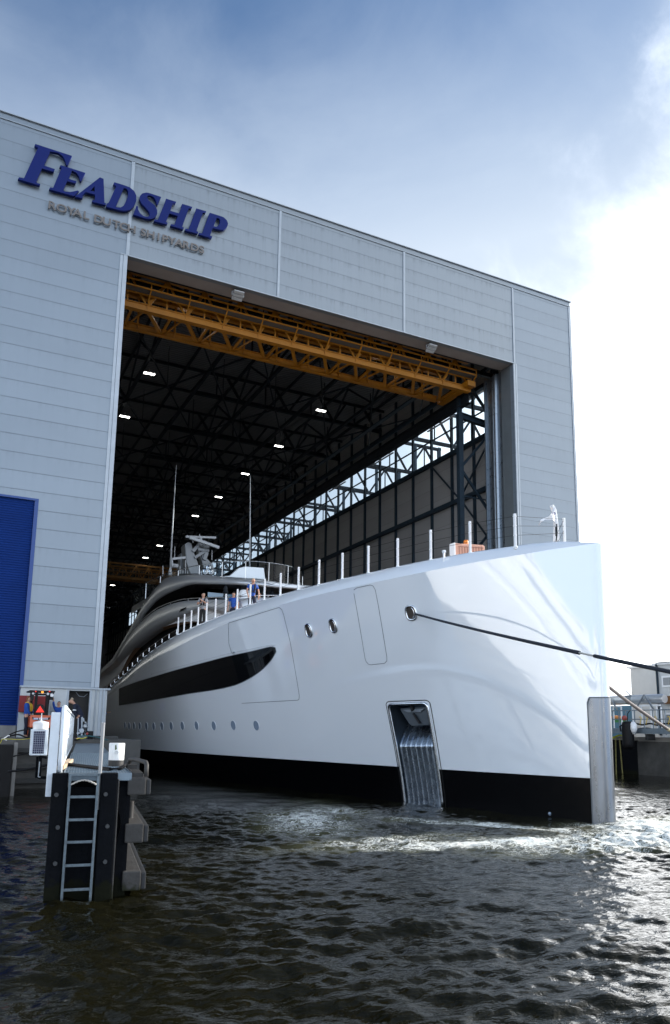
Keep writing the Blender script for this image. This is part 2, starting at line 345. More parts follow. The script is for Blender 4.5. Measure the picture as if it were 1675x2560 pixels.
# churned wash under the bow
wash=np.exp(-(((GX-11)/5.5)**2+((GY+23.5)/2.6)**2))
for k in range(40):
    lam=rng.uniform(.18,.8);th=rng.uniform(0,6.28);kk=2*math.pi/lam
    Hh+=wash*.012*lam**.5*np.sin(kk*(GX*math.cos(th)+GY*math.sin(th))+rng.uniform(0,6.28)+1.3*np.sin(1.7*GX+k))
Hh+=.10*np.exp(-(((GX-10.8)/1.0)**2+((GY+20.9)/.55)**2))
Hh-=Hh.mean()*fade
nx,ny=GX.shape
me=bpy.data.meshes.new('water');me.vertices.add(nx*ny)
me.vertices.foreach_set('co',np.stack([GX,GY,Hh],-1).reshape(-1).astype(np.float32))
I=np.arange(nx*ny).reshape(nx,ny);F=np.stack([I[:-1,:-1],I[1:,:-1],I[1:,1:],I[:-1,1:]],-1).reshape(-1,4)
me.loops.add(F.size);me.loops.foreach_set('vertex_index',F.reshape(-1));me.polygons.add(len(F))
me.polygons.foreach_set('loop_start',np.arange(len(F))*4);me.polygons.foreach_set('use_smooth',[True]*len(F));me.update(calc_edges=True)
wa=bpy.data.objects.new('water',me);SC.collection.objects.link(wa);wa['kind']='structure'
m=bpy.data.materials.new('harbour_water');m.use_nodes=True;t=m.node_tree;p=t.nodes['Principled BSDF']
p.inputs['Roughness'].default_value=.015;p.inputs['IOR'].default_value=1.33;p.inputs['Specular IOR Level'].default_value=.155;p.inputs['Base Color'].default_value=(.010,.011,.007,1)
tc=N(t,'ShaderNodeTexCoord')
def TM(op,a,b=None,c=None,cl=False):
    n=N(t,'ShaderNodeMath',operation=op,use_clamp=cl)
    for i,x in enumerate((a,b,c)):
        if x is None:continue
        if isinstance(x,(int,float)):n.inputs[i].default_value=x
        else:L(t,x,n.inputs[i])
    return n.outputs[0]
mpw=N(t,'ShaderNodeMapping');mpw.inputs['Rotation'].default_value=(0,0,R(26));mpw.inputs['Scale'].default_value=(1,1.7,1);L(t,tc.outputs['Object'],mpw.inputs[0])
b1=N(t,'ShaderNodeTexNoise',i={'Scale':7.5,'Detail':3,'Roughness':.5,'Distortion':.5});L(t,mpw.outputs[0],b1.inputs['Vector'])
bp=N(t,'ShaderNodeBump',i={'Strength':.38,'Distance':.04});L(t,b1.outputs['Fac'],bp.inputs['Height']);L(t,bp.outputs[0],p.inputs['Normal'])
# foam: streaky cells, thick beside the stem, thinning along the hull
sp=N(t,'ShaderNodeSeparateXYZ');L(t,tc.outputs['Object'],sp.inputs[0])
def blob(cx,cy,rx,ry,ang,g):
    ca,sa=math.cos(ang),math.sin(ang)
    dx=TM('SUBTRACT',sp.outputs[0],cx);dy=TM('SUBTRACT',sp.outputs[1],cy)
    a=TM('DIVIDE',TM('ADD',TM('MULTIPLY',dx,ca),TM('MULTIPLY',dy,sa)),rx);b=TM('DIVIDE',TM('SUBTRACT',TM('MULTIPLY',dy,ca),TM('MULTIPLY',dx,sa)),ry)
    e=TM('ADD',TM('MULTIPLY',a,a),TM('MULTIPLY',b,b));return TM('MULTIPLY',TM('POWER',2.718,TM('MULTIPLY',e,-1)),g)
den=None
def SMX(x):
    n=N(t,'ShaderNodeMapRange',interpolation_type='SMOOTHSTEP',i={'From Min':.05,'From Max':.35,'To Min':0,'To Max':1});L(t,x,n.inputs['Value']);return n.outputs[0]
FOAM=[(12.9,-21.6,4.4,1.5,R(-4),1.25),(9.0,-22.8,4.4,1.35,R(6),1.0),(5.4,-22.3,3.6,.8,R(-8),.85),(16.5,-22.0,5.0,2.2,0,.95),(2.6,-21.2,2.8,.8,R(10),.55),(6.7,-19.6,3.8,.65,R(128),.72),(2.6,-17.2,3.6,1.5,R(70),.60),(4.5,-14.5,3,1.2,R(80),.5),(10.5,-28.6,1.2,.5,R(30),.35),(15,-29.5,2.2,1.4,0,.30)]
for b in FOAM:
    q=blob(*b);den=q if den is None else TM('MAXIMUM',den,q)
fl_=N(t,'ShaderNodeTexNoise',i={'Scale':.55,'Detail':3,'Distortion':.8});L(t,tc.outputs['Object'],fl_.inputs['Vector']);den=TM('MULTIPLY',den,TM('ADD',TM('MULTIPLY',fl_.outputs['Fac'],1.5),.22))
mpf=N(t,'ShaderNodeMapping');mpf.inputs['Scale'].default_value=(.75,1.35,1);mpf.inputs['Rotation'].default_value=(0,0,R(-12));L(t,tc.outputs['Object'],mpf.inputs[0])
f0=N(t,'ShaderNodeTexNoise',i={'Scale':1.1,'Detail':5,'Distortion':1.6});L(t,mpf.outputs[0],f0.inputs['Vector'])
wv=N(t,'ShaderNodeVectorMath',operation='SCALE');wv.inputs['Scale'].default_value=1.3;L(t,f0.outputs['Color'],wv.inputs[0])
va=N(t,'ShaderNodeVectorMath',operation='ADD');L(t,mpf.outputs[0],va.inputs[0]);L(t,wv.outputs[0],va.inputs[1])
f2=N(t,'ShaderNodeTexNoise',i={'Scale':1.7,'Detail':10,'Roughness':.78,'Distortion':.6});L(t,va.outputs[0],f2.inputs['Vector'])
f3=N(t,'ShaderNodeTexNoise',i={'Scale':26,'Detail':4,'Roughness':.7});L(t,tc.outputs['Object'],f3.inputs['Vector'])
ridge=TM('SUBTRACT',1,TM('MULTIPLY',TM('ABSOLUTE',TM('SUBTRACT',f2.outputs['Fac'],.5)),9),cl=True)
f4=N(t,'ShaderNodeTexNoise',i={'Scale':5.2,'Detail':8,'Roughness':.7,'Distortion':1.2});L(t,va.outputs[0],f4.inputs['Vector'])
ridge2=TM('SUBTRACT',1,TM('MULTIPLY',TM('ABSOLUTE',TM('SUBTRACT',f4.outputs['Fac'],.5)),9),cl=True)
patt=TM('ADD',TM('MAXIMUM',TM('MULTIPLY',ridge,.55),TM('MULTIPLY',ridge2,.45)),TM('MULTIPLY',f3.outputs['Fac'],.42))
lvl=TM('ADD',patt,TM('MULTIPLY',den,.50))
fm=N(t,'ShaderNodeMapRange',interpolation_type='SMOOTHSTEP',i={'From Min':.86,'From Max':.98,'To Min':0,'To Max':1});L(t,lvl,fm.inputs['Value'])
fbk=N(t,'ShaderNodeMapRange',interpolation_type='SMOOTHSTEP',i={'From Min':.30,'From Max':.52,'To Min':.3,'To Max':1});L(t,f3.outputs['Fac'],fbk.inputs['Value'])
fmask=TM('MULTIPLY',TM('MULTIPLY',fm.outputs[0],fbk.outputs[0]),SMX(den))
df=N(t,'ShaderNodeBsdfDiffuse');df.inputs[0].default_value=(.72,.74,.70,1)
ms=N(t,'ShaderNodeMixShader');L(t,fmask,ms.inputs[0]);L(t,p.outputs[0],ms.inputs[1]);L(t,df.outputs[0],ms.inputs[2])
# aerated water round the foam is a murky green-brown
gm=N(t,'ShaderNodeMix',data_type='RGBA');L(t,TM('MULTIPLY',SMX(den),.8),gm.inputs['Factor']);gm.inputs['A'].default_value=(.006,.0058,.0024,1);gm.inputs['B'].default_value=(.055,.055,.028,1);L(t,gm.outputs['Result'],p.inputs['Base Color'])
L(t,ms.outputs[0],t.nodes['Material Output'].inputs['Surface'])
me.materials.append(m)
# ------------------------------------------------------------------ quays
QZ=1.85
def structure(o): o['kind']='structure';return o
q=MB();q.prism([(-60,-7.3,-1.5),(-3.85,-7.3,-1.5),(-3.85,-4.0,-1.5),(1.15,-4.0,-1.5),(1.15,160,-1.5),(-60,160,-1.5)],(0,0,1.5+QZ));structure(q.build('quay',M_QUAY,bevel=.03))
q=MB();q.box((31.1,-60,-1.5),(400,600,2.2));structure(q.build('east_quay',M_CONC))
q=MB();q.box((-400,-6,-1.5),(-60,600,1.8));structure(q.build('far_ground',M_QUAY))
# ------------------------------------------------------------------ shipyard hall
HALL=thing('shipyard_hall',(12,0,QZ),'giant pale grey panel-clad shipyard hall whose open door the yacht comes out of','shipyard hall')
YE=150.0;ROOF=31.30;LZ=25.66;DX=24.35
b=MB();b.prism([(-24,0,12.45),(-3.32,0,12.45),(-3.32,0,4.06),(0,0,4.06),(0,0,ROOF-.02),(-24,0,ROOF-.02)],(0,.3,0));b.build('front_wall',M_CLAD,HALL)
b=MB();b.prism([(DX,0,-1),(29.37,0,-1),(29.37,3,-1),(26.3,3,-1),(26.3,2.7,-1),(29.07,2.7,-1),(29.07,.3,-1),(DX,.3,-1)],(0,0,ROOF+.98));b.build('front_wall',M_CLAD,HALL)
b=MB();b.box((.001,0,LZ),(DX-.001,.3,ROOF-.02));b.build('lintel_wall',M_CLADT,HALL)
# parapet cap
b=MB();b.box((-24,-.09,ROOF-.02),(29.46,.5,ROOF+.02));b.box((-24,-.05,ROOF-.36),(29.42,-.003,ROOF-.33));b.build('parapet_cap',M_TRIM,HALL)
for x0,x1,z0,z1 in ((-.10,.06,LZ,31.0),(8.06,8.19,LZ+.02,31.0),(16.14,16.27,LZ+.02,31.0),(24.4,24.52,LZ+.02,31.0)):
    b=MB();b.box((x0,-.05,z0),(x1,-.003,z1));b.build('joint_strip',M_TRIM,HALL)
b=MB();b.box((-.36,-.03,4.1),(-.22,-.003,LZ));b.box((-.2,-.045,4.1),(-.003,-.004,LZ));b.build('door_trim',M_TRIM,HALL)
b=MB();b.box((-.36,-.06,LZ-.02),(24.5,-.051,LZ+.03));b.build('lintel_flashing',M_TRIM,HALL)
b=MB();b.box((DX+.02,-.04,-1),(DX+.16,-.003,LZ));b.box((DX+.2,-.03,-1),(DX+.3,-.003,LZ));b.build('door_trim',M_TRIM,HALL)
b=MB();b.box((29.22,-.04,-1),(29.40,-.003,ROOF-.4));b.build('corner_strip',M_TRIM,HALL)
b=MB();b.box((0,.302,LZ+.003),(DX,1.2,LZ+.3));b.build('soffit',M_SOFFIT,HALL)
b=MB();b.box((DX+.003,.302,-1),(DX+.3,1.25,LZ));b.build('door_jamb',M_JAMB,HALL)
b=MB();b.box((-.3,.302,-1),(-.01,1.25,LZ));b.build('door_jamb',M_JAMB,HALL)
# big lifting door folded away behind the lintel
b=MB();b.box((-.2,1.25,26.0),(24.6,1.9,30.2));b.build('folded_door',mat('black_door_fabric',(.012,.013,.016),.7),HALL)
b=MB();b.box((-.1,1.21,25.93),(24.6,1.248,25.99));b.build('door_edge',mat('blue_door_edge',(.01,.03,.16),.4),HALL)
# guide rail of the door: rounded galvanised column
b=MB();b.tube([(24.32,1.75,-1),(24.32,1.75,25.6)],.17,16);b.box((24.35,1.3,-1),(24.6,1.58,25.6));b.tube([(24.42,2.1,-1),(24.42,2.1,25.6)],.15,14);b.box((24.34,2.3,-1),(24.6,2.75,25.6));b.box((24.2,2.76,-1),(24.8,2.85,25.6))
for z in (8.5,15.5,19.5,22.8): b.tube([(24.32,1.75,z),(24.32,1.75,z+.05)],.185,16)
b.build('door_guide',M_GALV,HALL,autosm=.7)
# plinth annex at quay level with the personnel doorway
b=MB();b.box((-3.32,-.5,QZ),(-1.38,-.02,3.98));b.box((-.42,-.5,QZ),(.30,-.02,3.98));b.box((-1.38,-.5,3.9),(-.42,-.02,3.98));b.build('plinth_wall',M_PLINTH,HALL,bevel=.01)
b=MB();b.box((-3.36,-.58,3.98),(.42,-.003,4.05));b.build('plinth_ledge',M_TRIM,HALL)
b=MB();b.box((-1.37,-.12,QZ),(-.43,-.08,3.9));b.build('doorway_shade',mat('doorway_dark',(.02,.018,.016),.7),HALL)  # dark sheet stands in for the shade inside the open doorway
b=MB();b.box((-1.42,-.53,QZ),(-1.34,-.501,3.97));b.box((-.46,-.53,QZ),(-.36,-.501,3.97));b.build('door_frame',M_TRIM,HALL)
b=MB();b.box((-.04,-.54,QZ),(.06,-.501,3.97));b.box((.12,-.56,QZ),(.2,-.501,3.97));b.tube([(-.2,-.56,QZ),(-.2,-.56,3.97)],.03,8);b.build('downpipe',M_TRIM,HALL)
b=MB();b.box((-.9,-.115,3.55),(-.5,-.10,3.6));b.tube([(-1.0,-.14,3.85),(-.85,-.16,3.68),(-.65,-.16,3.66),(-.5,-.14,3.8)],.015,6);b.build('hanging_cable',M_TRIM,HALL)
# blue roller door
b=MB();b.box((-14,.06,2.35),(-3.36,.14,12.40));b.build('roller_door',M_BLUE,HALL)
b=MB();b.box((-14.2,-.04,12.40),(-3.20,.02,12.50));b.box((-3.36,-.04,2.35),(-3.20,-.003,12.39));b.box((-14.2,-.02,QZ),(-3.36,.3,2.35),1);b.build('roller_door_frame',[mat('blue_frame',(.01,.05,.22),.4),M_CONC],HALL)
# red notice board
b=MB();b.box((-3.36,-.66,2.92),(-2.18,-.52,3.62));ob=b.build('notice_board',mat('red_panel',(.22,.012,.015),.5),bevel=.02);tag(ob,'dark red panel fixed to the plinth wall behind the woman in blue','wall panel')
# letters on the lintel
def zl(o,s,pts): 
    r=[]
    for x,y in pts:
        w=onY((o[0]+x/s,o[1]+y/s),0.0);r.append((float(w[0]),float(w[2])))
    return r
SA=7.077;A0=(30,360);B0=(180,430);C0=(360,480)
LET=[
 ('F',A0,[[(405,62),(1045,270),(968,440),(948,425),(935,350),(890,275),(810,215),(668,188),(550,440),(742,503),(722,548),(522,485),(412,725),(440,750),(487,765),(478,790),(103,678),(118,650),(205,668),(455,125),(393,92)]]),
 ('E',A0,[[(850,433),(1280,568),(1212,712),(1192,708),(1180,640),(1135,572),(1048,525),(985,672),(1125,715),(1108,752),(965,708),(885,880),(940,900),(1010,908),(1080,895),(1145,880),(1168,890),(1080,975),(650,855),(665,825),(718,835),(870,475),(835,462)]]),
 ('A',B0,[[(480,152),(540,178),(556,598),(583,612),(578,638),(342,577),(352,550),(398,560),(393,452),(228,410),(165,468),(175,490),(166,516),(42,490),(50,468),(85,460)],[(388,300),(388,405),(302,382)]]),
 ('D',B0,[[(735,238),(900,288),(1000,325),(1080,390),(1118,470),(1115,570),(1075,660),(1010,718),(920,738),(820,728),(590,664),(598,616),(635,600),(770,300),(718,272)],[(897,335),(950,350),(980,400),(975,470),(945,560),(900,650),(840,685),(752,672)]]),
 ('S',B0,[[(1555,495),(1495,630),(1478,625),(1470,560),(1430,500),(1370,465),(1320,465),(1305,500),(1330,550),(1440,640),(1485,720),(1485,790),(1450,850),(1380,882),(1290,875),(1068,803),(1125,650),(1145,660),(1150,720),(1190,790),(1250,835),(1320,845),(1360,820),(1355,770),(1310,710),(1215,610),(1180,540),(1185,480),(1225,435),(1300,418),(1360,432)]]),
 ('H',C0,[[(372,172),(545,225),(533,252),(487,240),(442,385),(597,430),(650,310),(640,292),(655,262),(828,315),(815,345),(768,335),(648,665),(680,680),(670,708),(448,645),(458,618),(520,632),(578,470),(425,425),(365,580),(395,598),(385,622),(158,565),(170,535),(225,545),(365,205)]]),
 ('I',C0,[[(905,342),(1075,392),(1062,420),(1018,410),(900,740),(935,755),(925,785),(700,725),(712,697),(768,710),(895,375)]]),
 ('P',C0,[[(1140,418),(1270,458),(1380,495),(1440,550),(1460,610),(1440,670),(1380,715),(1300,712),(1190,682),(1140,820),(1180,835),(1170,862),(940,795),(952,770),(1005,785),(1125,450)],[(1262,500),(1310,520),(1325,560),(1315,610),(1285,650),(1250,665),(1205,655)]])]
def chaik(p):
    out=[]
    n=len(p)
    for i in range(n):
        a,b,c=np.array(p[i-1]),np.array(p[i]),np.array(p[(i+1)%n])
        v1=(b-a);v2=(c-b);l1=np.linalg.norm(v1);l2=np.linalg.norm(v2)
        ang=math.acos(max(-1,min(1,float(v1@v2)/(l1*l2+1e-9))))
        if ang<R(38) and min(l1,l2)>.04: out+= [tuple(b-v1*.22),tuple(b*1.0+(c-b)*.0+(-v1*.03+v2*.03)),tuple(b+v2*.22)]
        else: out.append(tuple(b))
    return out
for nm,o0,lps in LET:
    lps2=[chaik(zl(o0,SA,lp)) for lp in lps]
    cx=sum(x for x,_ in lps2[0])/len(lps2[0]);cz=min(z for _,z in lps2[0])
    ob=poly_curve('letter',[[(x-cx,z-cz) for x,z in lp] for lp in lps2],.16,M_LETTER)
    ob.rotation_euler=(R(90),0,0);ob.location=(cx,-.17,cz);attach(ob,HALL)
TXT="ROYAL DUTCH SHIPYARDS".replace(' ','');CX=[105,195,283,342,422,535,612,700,770,843,950,1018,1090,1150,1215,1280,1345,1425,1490]
for ch,x in zip(TXT,CX):
    yb=125+(x-70)*(540-125)/1430
    w=onY((100+x/3.707,490+(yb)/3.707),0)
    ob=tri_text('small_letter',ch,.56,M_LETEDGE,.05,offset=.012);ob.rotation_euler=(R(90),0,0);ob.location=(w[0],-.12,26.915);ob.scale=(1.12,1,1);attach(ob,HALL)
# side walls, back wall, roof
b=MB();b.box((26.2,3.0,-1),(26.45,YE,22.9));b.box((26.2,3.0,26.5),(26.45,YE,30.2));b.build('east_wall',M_INWALL,HALL)
b=MB();b.box((-3.4,.9,-1),(-3.15,YE,30.2));b.build('west_wall',M_INWALL,HALL)
b=MB();b.box((-3.4,YE,-1),(26.45,YE+.3,30.2));b.build('back_wall',M_INWALL,HALL)
b=MB();b.box((-14,.9,-1),(-3.4,1.2,30.2));b.build('partition_wall',M_INWALL,HALL)
b=MB();b.box((-24,.3,30.3),(29.37,YE+.3,30.6));b.build('roof',M_DECK,HALL)
b=MB();b.box((26.30,3.0,22.92),(26.33,YE,26.48));b.build('clerestory_glass',M_GLASS,HALL)
b=MB()
for k in range(54):
    y=3.9+2.717*k
    b.bar((26.12,y,QZ-3),(26.12,y,30.2),.16,.2)
b.build('wall_posts',M_STEEL,HALL)
b=MB()
for z,w in ((22.85,.30),(19.0,.30),(14.2,.28),(9.6,.28),(26.6,.3)): b.bar((26.0,3,z),(26.0,YE,z),w,w)
b.bar((26.2,3,24.9),(26.2,YE,24.9),.08,.1)
b.build('wall_rails',M_STEEL,HALL)
# lattice columns of the crane run
def lattice(y):
    b=MB();xi,xo=22.95,25.9
    b.ibeam((xi,y,23.3),(xo,y,23.0),.3,.42,t=.05)
    b.bar((xi,y,-1),(xi,y,23.4),.34,.34);b.bar((xo,y,-1),(xo,y,30),.3,.34)
    b.bar((xi,y,23.4),(xi,y,29.9),.26,.26)
    zs=[23.0,19.6,16.2,12.8,9.4,6.0,2.6]
    for i in range(len(zs)-1):
        if i%2==0:b.bar((xo,y,zs[i]),(xi,y,zs[i+1]),.15,.15)
        else:b.bar((xi,y,zs[i]),(xo,y,zs[i+1]),.15,.15)
    for z in (19.0,13.4,8): b.bar((xi,y,z-1.3),(xo,y,z-1.3),.07,.07)
    b.bar((xi,y,26.6),(xo,y,23.3),.16,.16)
    b.bar((xo,y,22.9),(xo-.1,y+4.0,19),.1,.1);b.bar((xo,y,14.3),(xo-.1,y+4.05,19),.1,.1);b.bar((xo,y+8.15,22.9),(xo-.1,y+4.1,19),.1,.1)
    return b
lat=lattice(3.9).build('lattice_column',M_STEEL,HALL)
for k in range(1,17):
    c=lat.copy();SC.collection.objects.link(c);c.parent=HALL;c.location=c.location+Vector((0,8.15*k,0))
b=MB();b.ibeam((23.0,2.9,24.2),(23.0,YE,24.2),.42,.75,t=.05);b.box((23.18,2.9,24.62),(23.26,YE,24.7));b.build('crane_runway',M_STEELD,HALL)
for k in range(17):
    b=MB();b.box((23.24,5.0+8.15*k,23.72),(23.34,8.3+8.15*k,23.80)) ;b.build('cable_tray',mat('tray_grey',(.45,.47,.5),.5) if k==0 else bpy.data.materials['tray_grey'],HALL)
b=MB();b.ibeam((-2.2,2.9,24.0),(-2.2,YE,24.0),.42,.75,t=.05);b.build('crane_runway',M_STEELD,HALL)
# roof trusses across the hall
def truss():
    b=MB();y=3.9;zb,zt=26.7,29.8;xs=[-3.1+4.18*i/2 for i in range(15)]
    b.bar((-3.1,y,zb),(26.1,y,zb),.3,.28);b.bar((-3.1,y,zt),(26.1,y,zt),.3,.26)
    for i in range(0,14):
        za,zc=(zb,zt) if i%2==0 else (zt,zb)
        b.bar((xs[i],y,za),(xs[i+1],y,zc),.17,.17)
        if i%2==0:b.bar((xs[i+1],y,zb),(xs[i+1],y,zt),.1,.1)
    return b
tr=truss().build('roof_truss',M_STEELD,HALL)
for k in range(1,18):
    c=tr.copy();SC.collection.objects.link(c);c.parent=HALL;c.location=c.location+Vector((0,8.15*k,0))
for i in range(8):
    x=-.24+4.2*i-.0
    if x>26: break
    b=MB();b.bar((x,3,26.9),(x,YE,26.9),.2,.24)
    for k in (range(17) if i%2 else ()):
        y=3.9+8.15*k
        b.bar((x,y,26.9),(x,y+4.07,29.7),.12,.12);b.bar((x,y+4.07,29.7),(x,y+8.15,26.9),.12,.12)
    b.bar((x,3,29.9),(x,YE,29.9),.16,.16)
    b.build('longitudinal_girder',M_STEELD,HALL)
for i in range(0,6,1):
    b=MB();x=-.24+4.2*i
    for k in range(17):
        y=3.9+8.15*k
        b.bar((x,y,26.72),(x+4.2,y+8.15,26.72),.09,.09)
        if (k+i)%2==0:b.bar((x+4.2,y,26.66),(x,y+8.15,26.66),.09,.09)
        b.bar((x+2.1,y+4.07,26.6),(x+2.1,y+4.07,29.8),.05,.05)
    b.build('wind_bracing',M_STEELD,HALL)
b=MB()
for k in range(37):
    b.bar((-3.1,3.2+4.07*k/1.0,30.1),(26.1,3.2+4.07*k,30.1),.12,.2)
b.build('roof_purlins',M_STEELD,HALL)
b=MB();b.bar((23.6,3.9,25.7),(23.6,YE,25.7),.06,.3);b.bar((22.4,3.9,26.3),(22.4,YE,26.3),.35,.1);b.build('cable_rack',M_STEEL,HALL)
# inside: low annex windows far back on the left
b=MB();b.box((-3.1,60,-1),(-.5,YE,12));b.build('inner_annex',M_INWALL,HALL)
b=MB();b.box((26.21,112,22.6),(26.29,119,26.6));b.box((26.21,127,22.6),(26.29,YE,26.6));b.build('blind_panel',M_JAMB,HALL)
# ------------------------------------------------------------------ hall lamps
def lamp3(x,y,z,label,group,tilt=0):
    t_=thing('ceiling_lamp',(x,y,z),label,'ceiling lamp',group)
    b=MB();b.box((x-.38,y-.14,z),(x+.38,y+.14,z+.1));b.bar((x,y,z+.1),(x,y,z+.35),.05);b.build('lamp_housing',M_LAMPB,t_)
    for i in (-1,0,1):
        b=MB();b.box((x+i*.25-.11,y-.12,z-.02),(x+i*.25+.11,y+.12,z-.003));b.build('lamp_panel',M_LAMP,t_)
    return t_
ordn=['first','second','third','fourth','fifth','sixth','seventh','eighth','ninth','tenth','eleventh']
rowA=[(746,954),(648,1037),(570,1101),(508,1155),(454,1199),(371,1268),(338,1296),(309,1320),(284,1341),(262,1360)]
base=None
for i,(a,c) in enumerate(rowA):
    w=onZ((a*1.0758,c*1.0758),26.35)
    l=lamp3(w[0],w[1],26.35,'lit triple lamp, '+ordn[i]+' from the door in the long diagonal row under the dark roof','lamps under the hall roof')
for i,(a,c) in enumerate([(347,868),(290,968)]):
    w=onZ((a*1.0758,c*1.0758),26.35)
    lamp3(w[0],w[1],26.35,('nearer' if i==0 else 'farther')+' of two lit triple lamps close to the left door trim','lamps under the hall roof')
for i,(q,lab) in enumerate([((424,737),'lit triple lamp seen through the orange crane at the upper left'),((875,848),'lit triple lamp seen through the orange crane at its right half')]):
    w=onZ((q[0]*1.0758,q[1]*1.0758),26.35)
    lamp3(w[0],w[1],24.9 if False else 26.35,lab,'lamps under the hall roof')
# flood lights under the lintel
for i,(q,lab) in enumerate([((553,675),'grey triple floodlight under the lintel below the second wall joint'),((1000,800),'grey triple floodlight under the lintel near the right end of the door')]):
    x=float(onZ((q[0]*1.0758,q[1]*1.0758),LZ)[0]);y=.36
    t_=thing('floodlight',(x,y,LZ),lab,'floodlight','floodlights under the lintel')
    b=MB();b.box((x-.05,y-.1,LZ-.2),(x+.05,y+.1,LZ+.003));b.box((x-.34,y-.04,LZ-.34),(x-.31,y+.04,LZ-.1));b.box((x+.31,y-.04,LZ-.34),(x+.34,y+.04,LZ-.1));b.box((x-.34,y-.04,LZ-.13),(x+.34,y+.04,LZ-.1));b.build('bracket',M_LAMPB,t_)
    for k in (-1,0,1):
        cy=y-.05+k*.17;cz=LZ-.33-k*.10
        b=MB();b.box((-.28,-.08,-.05),(.28,.08,.05));o=b.build('lamp_head',mat('floodlight_face',(.42,.43,.43),.5,.2) if 'floodlight_face' not in bpy.data.materials else bpy.data.materials['floodlight_face'],None,bevel=.01);o.location=(x,cy,cz);o.rotation_euler=(R(-30),0,0);attach(o,t_)
# ------------------------------------------------------------------ travelling crane
def crane(y,x0,x1,label,z=24.55,full=True,mm=M_CRANE):
    C=thing('travelling_crane',((x0+x1)/2,y,z),label,'overhead crane')
    n=12;dx=(x1-x0)/n;ya,yb=y,y+2.35
    b=MB()
    b.box((x0,ya-.18,z-.12),(x1,ya+.18,z-.08));b.box((x0,ya-.11,z-.08),(x1,ya-.07,z+.22));b.box((x0,ya+.07,z-.08),(x1,ya+.11,z+.22));b.box((x0,ya-.18,z+.22),(x1,ya+.18,z+.26))
    for i in range(n+1): b.box((x0+dx*i-.03,ya-.17,z-.078),(x0+dx*i+.03,ya+.17,z+.218))
    b.build('main_girder',mm,C)
    b=MB();b.box((x0,yb-.16,z-.03),(x1-1.0,yb+.16,z+.0));b.box((x0,yb-.02,z),(x1-1.0,yb+.02,z+.3));b.box((x0,yb-.16,z+.3),(x1-1.0,yb+.16,z+.33))
    for i in range(n): b.box((x0+dx*i-.03,yb-.15,z),(x0+dx*i+.03,yb+.15,z+.3))
    b.build('lower_chord',mm,C)
    b=MB()
    for i in range(n):
        xa=x0+dx*i
        b.bar((xa+.1,ya+.2,z+.1),(xa+dx*.6,yb-.1,z+.1),.2,.12)
        b.bar((xa+dx*.66,ya+.2,z+.15),(xa+dx*.66,yb-.1,z+.15),.13,.12)
        b.bar((xa+dx*.98,ya+.2,z+.12),(xa+dx*.72,yb-.1,z+.12),.08,.08)
    b.build('cross_bracing',mm,C)
    b=MB();zt=z+1.95
    b.box((x0,ya-.15,zt),(x1,ya+.15,zt+.25));b.box((x0,yb-.15,zt),(x1,yb+.15,zt+.25))
    for i in range(n):
        xa=x0+dx*i
        b.bar((xa,ya,z+.2),(xa+dx/2,ya,zt),.19,.17);b.bar((xa+dx/2,ya,zt),(xa+dx,ya,z+.2),.1,.1);b.bar((xa+dx/2,ya,z+.2),(xa+dx/2,ya,zt),.08,.08)
        b.bar((xa,yb,z+.3),(xa,yb,zt),.1,.1)
    b.build('top_lattice',mm,C)
    b=MB();yw=ya-.85
    b.box((x0,yw,z+.74),(x1,ya-.25,z+.77),1)
    for dz in (.76,1.12): b.bar((x0,yw,z+dz),(x1,yw,z+dz),.07,.07)
    b.bar((x0,ya-.3,z+.72),(x1,ya-.3,z+.72),.08,.08)
    for i in range(n+1):
        xa=x0+dx*i;b.bar((xa,yw,z+.74),(xa,yw,z+1.12),.05,.05);b.bar((xa,yw,z+.74),(xa,ya-.15,z+.24),.06,.06)
    b.build('walkway',[mm,mat('walkway_mesh',(.10,.10,.10),.7) if 'walkway_mesh' not in bpy.data.materials else bpy.data.materials['walkway_mesh']],C)
    b=MB();b.box((x1-.5,ya-.6,z+.1),(x1+.1,yb+.6,z+.45));b.bar((x1-.9,yb-.1,z+.05),(x1-.1,yb+.4,z+.4),.2);b.build('end_carriage',mm,C)
    return C
crane(2.75,-2.6,22.9,'orange lattice travelling crane spanning the hall just behind the door')
CR2=crane(74,.6,22.9,'dim brown travelling crane far inside the dark hall above the radar mast',z=23.3,mm=mat('old_brown_paint',(.30,.14,.03),.6))
# hook hanging over the mast
hk=onY((477*1.0758,1332*1.0758),30.0)
H_=thing('crane_hook',tuple(hk),'grey crane hook block hanging just above the radar mast','crane hook')
x,y,z=hk
b=MB();b.box((x-.22,y-.1,z-.1),(x+.22,y+.1,z+.35));b.lathe((x,y-.12,z+.12),[(.26,0),(.26,.24)],16,axis='y');b.build('hook_block',M_GALV,H_,bevel=.02)
b=MB();b.tube([(x,y,z-.1),(x,y,z-.3),(x+.13,y,z-.42),(x+.16,y,z-.56),(x+.03,y,z-.68),(x-.12,y,z-.6),(x-.13,y,z-.48)],[.04,.05,.06,.06,.05,.04,.02],8);b.build('hook',M_STEELD,H_)
b=MB()
for dx_ in (-.12,.12): b.tube([(x+dx_,y,z+.3),(x+dx_*.8,y,26.6)],.012,5)
b.build('wire_rope',M_STEELD,H_)
